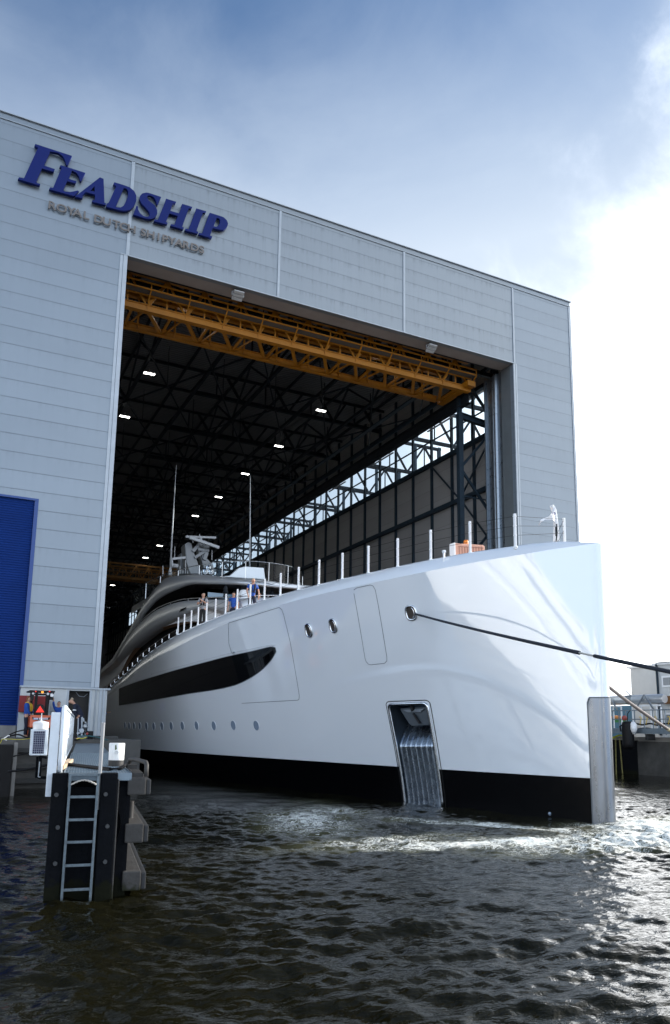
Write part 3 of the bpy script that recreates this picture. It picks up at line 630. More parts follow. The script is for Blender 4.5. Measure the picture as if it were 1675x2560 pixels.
# ------------------------------------------------------------------ yacht
D_=1.0758
YA=thing('superyacht',(SX0,SY0+30,0),'long white superyacht with vertical bow and black waterline band gliding out of the hall','yacht')
b1f=pchip([0,.15,.33,.58,.83,1.33,2.33,3.33,4.33,6.33,8.53,11.33,14.33,18.33,22.33,26.33,30.33,40,60,85],[.13,.26,.40,.62,.84,1.26,1.94,2.50,2.98,3.65,4.2,4.8,5.35,6.02,6.47,6.78,7.02,7.25,7.25,6.9])
b0f=pchip([0,.15,.33,.83,1.33,3.33,5.33,7.33,13.33,20,26,32,40,60,85],[.13,.25,.35,.52,.66,1.22,1.75,2.25,3.70,5.15,6.25,6.9,7.2,7.2,6.6])
def smooth_tab(f,hi=86,step=.05,sg=.9):
    us=np.arange(0,hi,step);v=f(us);k=int(3*sg/step);w=np.exp(-.5*(np.arange(-k,k+1)*step/sg)**2);w/=w.sum()
    vp=np.concatenate([2*v[0]-v[k:0:-1],v,2*v[-1]-v[-2:-k-2:-1]]);sm=np.convolve(vp,w,'valid')
    bl=np.clip((us-.3)/2.5,0,1);return us,v*(1-bl)+sm*bl
_u,_b1=smooth_tab(b1f);_u,_b0=smooth_tab(b0f)
B1=lambda u:np.interp(u,_u,_b1);B0=lambda u:np.interp(u,_u,_b0)
def hit_plan(q,bf,umin=-.3):
    d=ray(q);t=np.linspace(.004,.09,60000);P=CAM[None]+d[None]*t[:,None];u=P[:,1]-SY0;s=(SX0-P[:,0])-bf(np.clip(u,0,85))
    ok=np.where((u[1:]>umin)&(s[:-1]>0)&(s[1:]<=0))[0]
    if len(ok)==0:return None
    p=P[ok[0]+1];return p[1]-SY0,p[2]
cre=[(1499.6,1361),(1450,1365),(1392.7,1371.4),(1354,1379),(1296,1388.7),(1238.5,1398.4),(1200,1404),(1100,1423),(968.8,1450),(850,1474),(700,1512),(620,1538),(540,1570),(470,1603),(430,1625),(376,1660),(322.7,1700),(290,1727),(268,1746)]
sil=[(1500,1360.5),(1466,1357),(1425,1354),(1377,1352.3),(1323,1356.5),(1280,1363),(1205,1376),(1140,1387.8),(1054,1404),(968,1422),(860,1446),(742,1474),(667,1497.5),(602,1519),(527,1549),(443,1586.8),(376.5,1629.8),(322.7,1678),(290,1705),(268,1730)]
zt=[hit_plan(q,B1) for q in cre];zt=[z for z in zt if z];zt.sort()
CAPIN=lambda u:.42*np.clip((u+.1)/1.4,0,1)
BC=lambda u:np.maximum(B1(u)-CAPIN(u),0)
zc=[hit_plan(q,BC) for q in sil];zc=[z for z in zc if z];zc.sort()
def mono(tab,u0z,end):
    us=[0];vs=[u0z]
    for u,z in tab:
        if u>us[-1]+.35 and u>.6: us.append(u);vs.append(z)
    for u,z in end:
        if u>us[-1]+1: us.append(u);vs.append(z)
    return pchip(us,vs)
zkf=mono(zt,7.70,[(45,4.9),(60,4.6),(85,4.4)]);zcf=mono(zc,7.74,[(45,5.05),(60,4.75),(85,4.5)])
_,_zk=smooth_tab(zkf,sg=1.3);_,_zc=smooth_tab(zcf,sg=1.3)
ZK=lambda u:np.interp(u,_u,_zk);ZC=lambda u:np.maximum(np.interp(u,_u,_zc),ZK(u)+.02)
print('DBG zk',[(round(float(u),1),round(float(ZK(u)),2),round(float(ZC(u)),2)) for u in (0,1,2,4,8,12,16,20,25,30,35,45)])
def hb(u,z):
    z=np.asarray(z,float);u=np.asarray(u,float);s=np.clip(z/ZK(np.clip(u,0,85)),-.5,1.1);uu=np.clip(u,0,85)
    return B0(uu)+(B1(uu)-B0(uu))*np.sign(s)*np.abs(s)**1.25
def HP(u,z,off=0.,side=-1):
    """point on the hull side, off metres outboard along the local normal"""
    e=.05;b=float(hb(u,z));bu=float(hb(u+e,z)-hb(max(u-e,0),z))/(e+min(e,u));bz=float(hb(u,z+e)-hb(u,z-e))/(2*e)
    n=np.array([-1,bu*-1.0,0]);n=np.array([-1.,-bu,0]);n=np.array([-1.,-bu,-bz]);n/=np.linalg.norm(n)
    p=np.array([SX0-b,SY0+u,z])+n*off
    if side>0:p[0]=2*SX0-p[0]
    return p
def on_hull(q,side=-1):
    d=ray(q);t=np.linspace(.005,.06,30000);P=CAM[None]+d[None]*t[:,None];u=P[:,1]-SY0;s=(SX0-P[:,0])-hb(u,P[:,2])
    ok=np.where((u[1:]>-.2)&(s[:-1]>0)&(s[1:]<=0))[0];p=P[ok[0]+1];return float(p[1]-SY0),float(p[2])
# nose half cylinder radius .34 in front of u=0
ZB=1.17
def side_strip(zlo_f,zhi_f,nz,us,pocket=None,zl=None):
    """grid of hull side (port), list of columns incl. nose"""
    cols=[]
    nose=[(-NR*math.cos(a),NR*math.sin(a)) for a in np.linspace(0,math.pi/2,9)[:-1]]
    return nose
PK=[on_hull((903*D_,1637*D_)),on_hull((993*D_,1634*D_)),on_hull((1029*D_,1868*D_)),on_hull((942*D_,1866*D_))]
print('DBG pocket',PK)
def pk_in(u,z,g=0.):
    (u0,z0),(u1,z1),(u2,z2),(u3,z3)=PK
    if z>max(z0,z1)-.0+g or z<-1: return False
    tl=(z-z3)/(z0-z3);tr=(z-z2)/(z1-z2);ul=u3+(u0-u3)*tl;ur=u2+(u1-u2)*tr
    lo,hi=min(ul,ur),max(ul,ur);return lo-g<u<hi+g
pu=[p[0] for p in PK];plo,phi=min(pu)-.25,max(pu)+.35
us=sorted(set([round(x,3) for x in list(np.arange(0,plo,.12))+list(np.arange(plo,phi,.035))+list(np.arange(phi,30,.25))+list(np.arange(30,86,1.0))]))
zs_low=[-.8,-.4]+list(np.arange(0,ZB,.05))+[ZB]
def hullmesh(name,zfun,m,pocket=True,mirror=False):
    """zfun(u)-> list of z"""
    b=MB();nose=[(-NR*math.cos(a),NR*math.sin(a)) for a in np.linspace(0,math.pi/2,9)[:-1]]
    rows=[]
    for (un,bn) in nose:
        rows.append([(SX0-bn,SY0+un,z) for z in zfun(0)])
    for u in us:
        zz=zfun(u);bb=hb(np.full(len(zz),u),np.array(zz));rows.append([(SX0-x,SY0+u,z) for x,z in zip(bb,zz)])
    if mirror: rows=[[(2*SX0-x,y,z) for x,y,z in r] for r in rows]
    nr,nc=len(rows),len(rows[0]);vs=[p for r in rows for p in r];fs=[]
    for i in range(nr-1):
        for j in range(nc-1):
            if pocket and not mirror:
                c=np.mean([rows[i][j],rows[i+1][j],rows[i+1][j+1],rows[i][j+1]],0)
                if pk_in(c[1]-SY0,c[2],-.01):continue
            fs.append((i*nc+j,i*nc+j+1,(i+1)*nc+j+1,(i+1)*nc+j))
    b.add(vs,fs);return b
PZT=max(PK[0][1],PK[1][1])+.1
def z_up(u):
    zk=float(ZK(u));return [ZB]+list(np.arange(ZB+.04,PZT,.04))+list(np.linspace(PZT,zk-.10,26))+[zk-.05,zk]
def z_lo(u): return zs_low
for mir in (False,True):
    hullmesh('h',z_up,M_HULL,mirror=mir).build('hull_side',M_HULL,YA,smooth=True,fix=not mir or True)
    hullmesh('h',z_lo,M_BOOT,mirror=mir).build('boot_band',M_BOOT,YA,smooth=True)
# rolled bulwark top and deck
for sgn in (-1,1):
    b=MB();rows=[]
    uu=[-.34,-.3,-.2,-.1]+[x for x in us if (x*1000)%1>=0]
    uu=[-NR,-.11,-.06]+list(np.arange(0,3,.12))+list(np.arange(3,30,.3))+list(np.arange(30,86,1.))
    for u in uu:
        uc=max(u,0);zk=float(ZK(uc));zc_=float(ZC(uc))
        if u<0:
            bo=math.sqrt(max(NR**2-u*u,0));bi=0
        else: bo=float(B1(u));bi=float(BC(u))
        if u<.0: zc_=zk-.03
        r=[]
        for k in range(9):
            a=k/8;x=bo+(bi-bo)*a;z=zk+(zc_-zk)*math.sin(a*math.pi/2)**.8;r.append((SX0+sgn*x,SY0+u,z))
        if u<1.0: r+= [(SX0+sgn*bi*.5,SY0+u,zc_+.01),(SX0,SY0+u,zc_+.012)]
        else: r+= [(SX0+sgn*(bi-.05),SY0+u,zc_-.06),(SX0+sgn*max(bi-.07,0),SY0+u,zc_-.62)]
        rows.append(r)
    b.grid(rows);b.build('bulwark_cap',M_HULL,YA,smooth=True)
b=MB();rows=[]
for u in [1.0,1.5,2,3,4,6,8,11,14,18,22,26,30,36,45,60,85]:
    z=float(ZC(u))-.55;bi=float(BC(u))-.05;rows.append([(SX0-bi,SY0+u,z),(SX0,SY0+u,z+.06),(SX0+bi,SY0+u,z)])
b.grid(rows);b.build('foredeck',M_TEAK,YA)
# knuckle shadow line is geometry; stem plate
(us_,zs_)=on_hull((1369*D_,1700*D_));SPZ=float(onX((1400*D_,1622*D_),SX0-.2)[2]);spu=.27
print('DBG stem',us_,zs_,SPZ)
def stem_plate(off,z0,z1,ub,m,name,parent):
    b=MB();rows=[]
    zz=list(np.linspace(z0,z1,26))
    path=[]
    for sgn in (-1,1):
        cut=[(-NR*math.cos(a),NR*math.sin(a)) for a in np.linspace(0,math.pi/2,9)]
        u_l=list(np.linspace(0,ub,6))[1:]
        path.append((sgn,cut,u_l))
    pts=[]
    for sgn,cut,u_l in path:
        l=[(sgn*(NR+off)*math.sin(a),-(NR+off)*math.cos(a)) for a in np.linspace(0,math.pi/2,9)]
        l+=[(sgn*(float(hb(u,1.5))+off),u) for u in u_l]
        pts.append(l)
    full=pts[0][::-1]+pts[1][1:]
    for z in zz:
        row=[]
        for i,(x,u) in enumerate(full):
            if u>0:x=math.copysign(float(hb(u,z))+off,x)
            row.append((SX0+x,SY0+u,z))
        rows.append(row)
    # rounded upper corners
    n=len(full)
    for k,j in ((0,0),(0,n-1)): 
        x,y,z=rows[-1][j];s=-1 if j==0 else 1
        rows[-1][j]=(x-s*.0,y-.05,z-.05)
    b.grid(rows);return b.build(name,m,parent,smooth=True)
stem_plate(.020,-.8,SPZ,spu,M_STEMP,'stem_plate',YA)
stem_plate(.008,-.8,SPZ+.035,spu+.04,M_SEAM,'stem_seam',YA)
# lines on the hull
def hull_tube(qs,r,m,name,off=.0,closed=False,src=True,parent=YA,n=5,uz=None):
    uz=[on_hull(q) for q in qs] if uz is None else uz
    pts=[];L_=uz+[uz[0]] if closed else uz
    for a,b_ in zip(L_[:-1],L_[1:]):
        nn=max(1,int(math.hypot(b_[0]-a[0],b_[1]-a[1])/.2))
        for k in range(nn): pts.append(HP(a[0]+(b_[0]-a[0])*k/nn,a[1]+(b_[1]-a[1])*k/nn,off))
    pts.append(HP(L_[-1][0],L_[-1][1],off))
    b=MB();b.tube(pts,r,n);return b.build(name,m,parent,smooth=True)
Z6=lambda x,y:(250+x/3.114,1350+y/3.114);Z7=lambda x,y:(700+x/3.46,1440+y/3.46)
door=[Z6(1025,880),Z6(1003,800),Z6(1000,660),Z6(1005,645),Z6(1395,525),Z6(1415,540),Z6(1430,580),Z6(1480,790),Z6(1552,1210),Z6(1550,1240),Z6(1540,1247),Z6(1105,1271)]
hull_tube(door,.011,M_SEAM,'shell_door_seam',.002)
pan=[Z7(640,120),Z7(665,103),Z7(780,78),Z7(805,85),Z7(825,120),Z7(850,250),Z7(925,700),Z7(925,735),Z7(905,755),Z7(790,768),Z7(765,762),Z7(745,740),Z7(735,710),Z7(640,150)]
hull_tube(pan,.010,M_SEAM,'shell_door_seam',.002)
hull_tube([Z6(400,1045),Z6(700,965),Z6(1025,880),Z6(1365,813)],.016,M_HULL,'styling_ridge',.004)
b=MB();u,z=on_hull(Z6(1042,876));p=HP(u,z,.02);b.tube([p+np.array([0,-.12,.01]),p+np.array([0,.12,-.01])],.03,8);b.build('hull_lamp',M_GALV,YA)
# long dark side window
top=[Z6(1345,829),Z6(1200,862),Z6(1000,905),Z6(800,957),Z6(600,1010),Z6(400,1070),Z6(300,1100),Z6(200,1137),Z6(150,1157)]
bot=[Z6(1372,865),Z6(1340,925),Z6(1250,1020),Z6(1150,1085),Z6(1050,1130),Z6(900,1165),Z6(700,1195),Z6(500,1230),Z6(300,1265),Z6(150,1288)]
tu=sorted([on_hull(q) for q in top]);bu_=sorted([on_hull(q) for q in bot])
ttip=on_hull(Z6(1366,838))
tf=pchip([ttip[0]]+[a for a,_ in tu if a>ttip[0]+.1],[ttip[1]]+[c for a,c in tu if a>ttip[0]+.1])
bt=[(a,c) for a,c in bu_ if a>ttip[0]+.12]
bf_=pchip([ttip[0]]+[a for a,_ in bt],[ttip[1]-.16]+[c for _,c in bt])
uend=max(tu[-1][0],bt[-1][0])
print('DBG window',ttip,uend,tf(uend),bf_(uend))
b=MB();rows=[]
for u in np.concatenate([ttip[0]+np.array([0,.03,.08,.16,.3,.5]),np.linspace(ttip[0]+.8,uend,90)]):
    zt_,zb_=float(tf(u)),float(bf_(u));rows.append([HP(u,zb_+(zt_-zb_)*k/8,.012) for k in range(9)])
b.grid(rows);b.build('side_window',M_DARKGL,YA,smooth=True)
rim=[(float(u),float(tf(u))) for u in np.linspace(uend,ttip[0],60)]+[(float(u),float(bf_(u))) for u in np.concatenate([ttip[0]+np.array([0,.03,.08,.16,.3,.5]),np.linspace(ttip[0]+.8,uend,60)])]
hull_tube(None,.014,M_SEAM,'window_rim',.008,uz=rim)
# portholes in the lower strake
def disc_hull(u,z,ru,rz,m,name,off,parent=YA,ring=None,n=24):
    b=MB();c=HP(u,z,off);vs=[c]+[HP(u+ru*math.cos(2*math.pi*k/n),z+rz*math.sin(2*math.pi*k/n),off) for k in range(n)]
    b.add(vs,[(0,1+k,1+(k+1)%n) for k in range(n)]);o=b.build(name,m,parent)
    return o
PHQ=[Z6(1217,1445),Z6(1038,1443),Z6(886,1446),Z6(752,1445),Z6(641,1446),Z6(555,1447),Z6(482,1450),Z6(418,1450),Z6(362,1450),Z6(310,1449),Z6(265,1448),Z6(227,1447),Z6(195,1446)]
M_PH=mat('frosted_port_cover',(.22,.28,.36),.25,.1,coat=.3)
phz=[on_hull(q) for q in PHQ];print('DBG ports',[(round(a,1),round(c,2)) for a,c in phz])
for u,z in phz:
    o=disc_hull(u,z,.20,.20,M_PH,'porthole',.006)
    b=MB();b.tube([HP(u+.21*math.cos(2*math.pi*k/20),z+.21*math.sin(2*math.pi*k/20),.008) for k in range(21)],.010,5,cap=False);rr=b.build('rim',M_HULL,o,smooth=True)
# fairleads with polished rings
for (q,rw,rh) in ((Z7(252,470),.17,.23),(Z7(463,430),.17,.23),(Z7(1137,318),.19,.22)):
    u,z=on_hull(q)
    o=disc_hull(u,z,rw*.98,rh*.98,mat('hawse_dark',(.03,.022,.016),.5),'fairlead',.012)
    def ov(k,n=28):
        a=2*math.pi*k/n;c,s=math.cos(a),math.sin(a);pw=.7
        return (math.copysign(abs(c)**pw,c)*rw,math.copysign(abs(s)**pw,s)*rh)
    b=MB();b.tube([HP(u+ov(k)[0],z+ov(k)[1],.02) for k in range(29)],.036,8,cap=False);b.build('ring',M_CHROME,o,smooth=True)
    b=MB();b.tube([HP(u+ov(k)[0]*.72+.03,z+ov(k)[1]*.72,.014) for k in range(8,21)],.02,6);b.build('inner_lip',M_CHROME,o,smooth=True)
b=MB();u,z=on_hull((1279*D_,1898*D_));b.lathe(HP(u,max(z,.12),.02),[(.02,-.05),(.05,0),(.03,.05)],10);b.build('thruster_mark',M_PH,YA)
# anchor pocket
(u0,z0),(u1,z1),(u2,z2),(u3,z3)=PK
def PKP(s,t,depth=0.):
    """s across 0=aft edge..1=fore edge ; t down 0..1"""
    u=(u0+(u3-u0)*t)*(1-s)+(u1+(u2-u1)*t)*s;z=(z0+(z3-z0)*t)*(1-s)+(z1+(z2-z1)*t)*s
    p=HP(u,z,0.);n=HP(u,z,1.)-p;n[2]=0;n/=np.linalg.norm(n);return p-n*depth
def round_rect(n=6,r=.10):
    pts=[(0,1.06),(0,r*.8)]+[(r-r*math.cos(a),.8*(r*.5-r*.5*math.sin(a))) for a in np.linspace(0,math.pi/2,n)]+[(1-r+r*math.sin(a),.8*(r*.5-r*.5*math.cos(a))) for a in np.linspace(0,math.pi/2,n)]+[(1,r*.8),(1,1.06)]
    out=[]
    for a,c in zip(pts[:-1],pts[1:]):
        L_=max(abs(c[0]-a[0]),abs(c[1]-a[1]));k=max(1,int(L_/.08));out+=[(a[0]+(c[0]-a[0])*i/k,a[1]+(c[1]-a[1])*i/k) for i in range(k)]
    return out+[pts[-1]]
AP=MB()
# liner walls
for s in (0,1): AP.grid([[PKP(s,t,d) for d in np.linspace(-.01,1.1,8)] for t in np.linspace(0,1.06,24)])
AP.grid([[PKP(s,0,d) for d in np.linspace(-.01,1.1,8)] for s in np.linspace(0,1,8)])
AP.grid([[PKP(s,t,1.1) for t in np.linspace(0,.6,8)] for s in np.linspace(0,1,6)])
liner=AP.build('anchor_pocket',mat('pocket_steel',(.16,.20,.25),.3,.85,noise=.1),YA,smooth=False)
# ribbed rubbing plate
dep=lambda t: .07 if t>.43 else .07+1.0*((.43-t)/.33)**1.25
ss=np.linspace(0.02,.98,113);rows=[]
for t in np.concatenate([np.linspace(.12,.36,8),np.linspace(.37,.5,12),np.linspace(.52,1.06,16)]):
    r=[]
    for s in ss:
        ph=(s*7.4)%1.0;rib=.035*max(0,1-abs(ph-.5)/.13);r.append(PKP(s,t,min(dep(t),1.08)-rib))
    rows.append(r)
b=MB();b.grid(rows);b.build('ribbed_plate',mat('ribbed_steel',(.30,.35,.41),.26,.95,noise=.2,nscale=3,rvar=.1,stretch=(2,2,1)),liner,smooth=True)
b=MB();b.tube([PKP(s,t,-.012) for s,t in round_rect()],.05,8);b.build('pocket_frame',M_CHROME,YA,smooth=True)
b=MB();b.tube([HP(*(lambda p:(p[1]-SY0,p[2]))(PKP(s*1.14-.07,t-.03 if t<.2 else t,0)),.0) for s,t in round_rect()],.016,6);b.build('pocket_seam',M_BLACK,YA,smooth=True)
# anchor
b=MB()
def AQ(s,t,d): return tuple(PKP(s,t,d))
outl=[(.20,.045),(.86,.035),(.95,.06),(1.0,.10),(1.0,.20),(.93,.215),(.47,.225),(.40,.21),(.24,.085)]
f0_=[AQ(s,t,.10+.3*(.22-t)) for s,t in outl];f1_=[AQ(s,t,.34+.3*(.22-t)) for s,t in outl];n=len(outl)
b.add(f0_+f1_,[tuple(range(n)),tuple(range(2*n-1,n-1,-1))]+[(i,(i+1)%n,(i+1)%n+n,i+n) for i in range(n)])
anc=b.build('anchor',M_ANCH,YA,bevel=.02)
b=MB();p1=[(.30,.06),(.42,.085),(.74,.085),(.84,.055)];b.add([AQ(s,t,.05+.3*(.22-t)) for s,t in p1]+[AQ(s,t,.2) for s,t in p1],[(0,1,2,3),(0,4,5,1),(1,5,6,2),(2,6,7,3),(3,7,4,0)]);b.build('crown',M_GALV,anc)
b=MB();b.bar(PKP(.58,.10,.05),PKP(.70,.2,.05),.07,.06);b.tube([PKP(.52,.02,.15),PKP(.56,.07,.1)],.07,10);b.build('shank',M_BLACK,anc)
# ------------------------------------------------------------------ bulwark posts
def on_cap(x):
    """u of the bulwark cap whose picture column is x"""
    best=None
    for u in np.arange(.5,45,.05):
        p=(SX0-float(BC(u))-.05,SY0+u,float(ZC(u)))
        dx_=abs(proj(p)[0]-x)
        if best is None or dx_<best[0]:best=(dx_,u,p)
    return best
PX_=[(1175,1303),(1078.5,1324),(994,1346),(920,1365),(854.5,1383),(797,1400),(746,1418),(701,1433),(660,1448),(625.5,1461),(592,1474),(563.7,1485.7),(538,1498),(515.6,1508),(495,1518.6),(477,1527),(460,1536),(444,1545)]
posts=[]
for x,yt in PX_:
    d_,u,p=on_cap(x)
    ztop=float(onX((x,yt),p[0])[2]);posts.append((p,max(.75,min(1.25,ztop-p[2]))))
x,yt=1288.5,1284;p=onY((1288.5,1361),SY0+.9);posts.insert(0,((p[0],p[1],p[2]-.05),.95))
M_POST=mat('white_post',(.82,.83,.84),.35)
GPOST='tall white rail posts along the port bulwark'
for i,(p,h) in enumerate(posts):
    b=MB();b.box((p[0]-.032,p[1]-.032,p[2]-.1),(p[0]+.032,p[1]+.032,p[2]+h));b.lathe((p[0],p[1],p[2]-.02),[(.06,-.03),(.06,.02)],10)
    for k in (.33,.62,.92): b.box((p[0]-.04,p[1]-.04,p[2]+h*k-.015),(p[0]+.04,p[1]+.04,p[2]+h*k+.015))
    b.build('rail_post',M_POST,YA,bevel=.004)
for k in (.33,.62,.92):
    b=MB();pts=[Vector(p)+Vector((0,0,h*k)) for p,h in posts];b.tube(pts,.006,5);b.build('guard_wire',M_STEELD,YA)
# starboard bow posts and wires seen beyond the flagstaff
pe=onY((1412,1352),SY0+1.6);b=MB();b.box((pe[0]-.03,pe[1]-.03,pe[2]-.1),(pe[0]+.03,pe[1]+.03,pe[2]+.72));b.build('rail_post',M_POST,YA,bevel=.004)
p0,h0=posts[0]
for k in (.33,.62,.92):
    b=MB();b.tube([Vector(p0)+Vector((0,0,h0*k)),Vector(pe)+Vector((0,0,.74*k))],.006,5);b.build('guard_wire',M_STEELD,YA)
b=MB();b.tube([Vector(pe)+Vector((0,0,.68)),Vector(pe)+Vector((-.35,0,.1))],.006,5);b.tube([Vector(pe)+Vector((0,0,.35)),Vector(pe)+Vector((-.3,0,-.1))],.006,5);b.build('guard_wire',M_STEELD,YA)
# low handrail on the after sheer
b=MB();pts=[]
for u in np.arange(22.5,60,1.1):
    p=(SX0-float(BC(u))-.1,SY0+u,float(ZC(u)));b.bar(p,(p[0],p[1],p[2]+.24),.035);pts.append((p[0],p[1],p[2]+.24))
b.tube(pts,.022,6);b.build('low_handrail',M_CHROME,YA)
# bow flagstaff: white curved post with a torn white flag (the flag is its own thing)
bs=onY((1394,1352),SY0+1.7);sc_=float((bs-CAM)@cf)/FL
def loc2(q): return onY(q,bs[1])
b=MB();pl=[(1389,1352),(1390,1305),(1388,1282),(1381.5,1266.5),(1381,1262),(1384.5,1261.5),(1391,1273),(1395.5,1305),(1399,1352)]
b.prism([tuple(loc2(q)) for q in pl],(0,.12,0));b.build('flagstaff',M_WHITE,YA,bevel=.01)
b=MB();b.tube([loc2(q)+np.array([0,-.05,0]) for q in ((1388.5,1311),(1389.5,1335),(1387.5,1352))],.02,6);b.tube([loc2(q)+np.array([0,-.06,0]) for q in ((1385.5,1318),(1386,1341))],.016,6);b.build('flagstaff_fitting',M_STEELD,YA)
fl=[[(1384.5,1268),(1385.5,1292),(1385.5,1317)],[(1379,1276),(1378,1292),(1380,1308)],[(1374,1284),(1374,1292),(1375,1301)],[(1366,1293),(1368,1296),(1368,1300)],[(1356,1297),(1357,1299),(1358,1301)],[(1347,1301),(1348,1303),(1350,1305)],[(1343,1307),(1345,1308),(1347,1309)],[(1344,1313),(1346,1313),(1348,1313)]]
b=MB();rows=[]
for i,r in enumerate(fl):
    rows.append([loc2(q)+np.array([0,-.08+.06*math.sin(i*1.9+j),0]) for j,q in enumerate(r)])
b.grid(rows);rows2=[[p+np.array([0,.008,0]) for p in r] for r in rows];b.grid(rows2,flip=True)
fo=b.build('flag',mat('flag_cloth',(.8,.81,.84),.8),smooth=True);tag(fo,'torn white flag fluttering from the staff on the yacht bow','flag')
b=MB()
for (a0,a1) in (((1370.5,1287),(1373,1284.5)),((1375.5,1289),(1377,1283.5)),((1377,1283.5),(1379,1288)),((1375,1289),(1378.5,1290))): b.bar(loc2(a0)+np.array([0,-.17,0]),loc2(a1)+np.array([0,-.17,0]),.014)
b.build('printed_mark',mat('navy_print',(.02,.03,.2),.6),fo)
# small bits on the foredeck
b=MB();p=onY((1110,1392),SY0+3.9);b.tube([p+np.array([0,0,-.2]),p+np.array([0,0,.16])],.035,8);b.tube([p+np.array([-.05,0,.16]),p+np.array([.05,0,.18])],.05,8);b.build('deck_light',M_POST,YA)
# peach sofa backrest on the bow deck
sp_=[(1136,1357),(1211,1363),(1211,1384),(1138,1392)]
yb_=SY0+5.0
SOFA=thing('deck_sofa',tuple(onY((1170,1395),yb_+.3)),'peach coloured deck sofa back standing behind the bow rail posts','sofa')
b=MB();b.prism([tuple(onY(q,yb_)) for q in [(1138,1357.5),(1207,1362),(1212,1365),(1212,1395),(1137,1400)]],(0,.18,0));b.build('backrest',M_PEACH,SOFA,bevel=.03)
b=MB();b.prism([tuple(onY(q,yb_-.03)) for q in [(1136,1356),(1138.5,1357),(1140,1400),(1137,1400)]],(0,.3,0));b.build('side_panel',M_WHITE,SOFA,bevel=.01)
b=MB()
for x_ in range(1148,1208,7): b.bar(onY((x_,1367),yb_-.012),onY((x_+1,1398),yb_-.012),.012)
b.tube([onY((1146,1366),yb_-.012),onY((1208,1370),yb_-.012)],.008,5);b.build('seam_lines',mat('seam_brown',(.25,.12,.09),.7),SOFA)
b=MB();p=onY((1165,1355),yb_+.6);b.lathe(p,[(.0,.07),(.07,.06),(.09,0),(.08,-.1)],12,cap=False);bo_=b.build('orange_marker',mat('orange_plastic',(.8,.22,.02),.4),smooth=True);tag(bo_,'small orange lamp standing just behind the peach sofa','deck lamp')
# ------------------------------------------------------------------ superstructure
def plan_outline(w,uf,Lf,ua,n=2.3,k=46):
    """port half outline as (u, halfwidth) from aft to the front centre"""
    pts=[(u,w) for u in np.linspace(ua,uf+Lf,22)[:-1]]
    for a in np.linspace(0,math.pi/2,k):
        c=math.cos(a)**(2/n);s=math.sin(a)**(2/n);pts.append((uf+Lf-Lf*s,w*c))
    return pts
def outline_hits(out,qs):
    """picture points -> (index along the port half outline, z)"""
    P=np.array([(SX0-b,SY0+u) for u,b in out]);res=[]
    for q in qs:
        d=ray(q);ang=math.atan2(d[1],d[0]);rel=P-CAM[:2];cr_=rel[:,0]*d[1]-rel[:,1]*d[0]
        idx=np.where(cr_[:-1]*cr_[1:]<=0)[0];best=None
        for i in idx:
            f=cr_[i]/(cr_[i]-cr_[i+1]+1e-12);p=P[i]+(P[i+1]-P[i])*f;t=np.linalg.norm(p-CAM[:2])/np.linalg.norm(d[:2])
            if best is None or t<best[0]:best=(t,i+f,CAM[2]+d[2]*t)
        if best:res.append((best[1],best[2]))
    res.sort();o=[]
    for r in res:
        if not o or r[0]>o[-1][0]+.3:o.append(r)
    return o
def arc_z(out,hits,zaft=None,zfront=None):
    xs=[h[0] for h in hits];zs=[h[1] for h in hits]
    if zaft is not None: xs=[0]+xs;zs=[zaft]+zs
    n=len(out)-1
    if xs[-1]<n: xs.append(n+.001);zs.append(zs[-1] if zfront is None else zfront)
    return pchip(xs,zs)
def band(outs,zfs,m,name,parent,side=(-1,1)):
    """outs: outlines (same count) from bottom to top, zfs: z functions"""
    n=len(outs[0]);rows=[]
    for o,f in zip(outs,zfs):
        port=[(SX0-b,SY0+u,float(f(i))) for i,(u,b) in enumerate(o)]
        star=[(2*SX0-x,y,z) for x,y,z in port[:-1]][::-1];rows.append(port+star)
    b=MB();b.grid(rows);return b.build(name,m,parent,smooth=True)
def inset(out,d,df=None):
    df=d if df is None else df
    w=max(b for _,b in out);uf=min(u for u,_ in out)
    return [(u+df*(1-b/w)+ (0 if b<w else 0),max(b-d*(b/w),0)) for u,b in out]
# bridge deck bulwark (lower band)
O1=plan_outline(6.6,20.0,17.0,80,2.15)
t1=[Z6(x,y) for x,y in [(1000,460),(900,461),(770,465),(600,480),(450,530),(300,640),(200,760),(130,900)]]
l1=[Z6(x,y) for x,y in [(970,572),(790,550),(690,580),(600,610),(450,680),(300,790),(100,980)]]
h1=outline_hits(O1,t1);g1=outline_hits(O1,l1);print('DBG band1',h1,g1)
zt1=arc_z(O1,h1,zaft=h1[0][1]-3.6);zl1=arc_z(O1,g1,zaft=g1[0][1]-3.8,zfront=g1[-1][1])
mid=lambda i:(zt1(i)*.45+zl1(i)*.55)
band([inset(O1,.6,.95),inset(O1,.25),inset(O1,.0),O1,inset(O1,.04),inset(O1,.16)],[lambda i:zl1(i)+.02,lambda i:zl1(i)-.0,lambda i:zl1(i)+.22,mid,lambda i:zt1(i)-.12,zt1],M_SUPER,'bridge_deck_bulwark',YA)
band([inset(O1,.16),inset(O1,.34),inset(O1,.36)],[zt1,zt1,lambda i:zt1(i)-1.15],M_WHITE,'bulwark_inner_side',YA)
band([inset(O1,.55,.9),inset(O1,.9,2.4)],[lambda i:zl1(i)+.021,lambda i:zl1(i)+.06],mat('bounce_tinted_soffit',(.26,.20,.17),.4,0,coat=.3),'deck_underside',YA)  # warm tint stands in for light bounced off the teak deck
b=MB();o=inset(O1,.3);b.grid([[(SX0-h,SY0+u,float(zt1(i))-1.15) for i,(u,h) in enumerate(o)],[(SX0+h,SY0+u,float(zt1(i))-1.15) for i,(u,h) in enumerate(o)]]);b.build('bridge_deck',M_TEAK,YA)
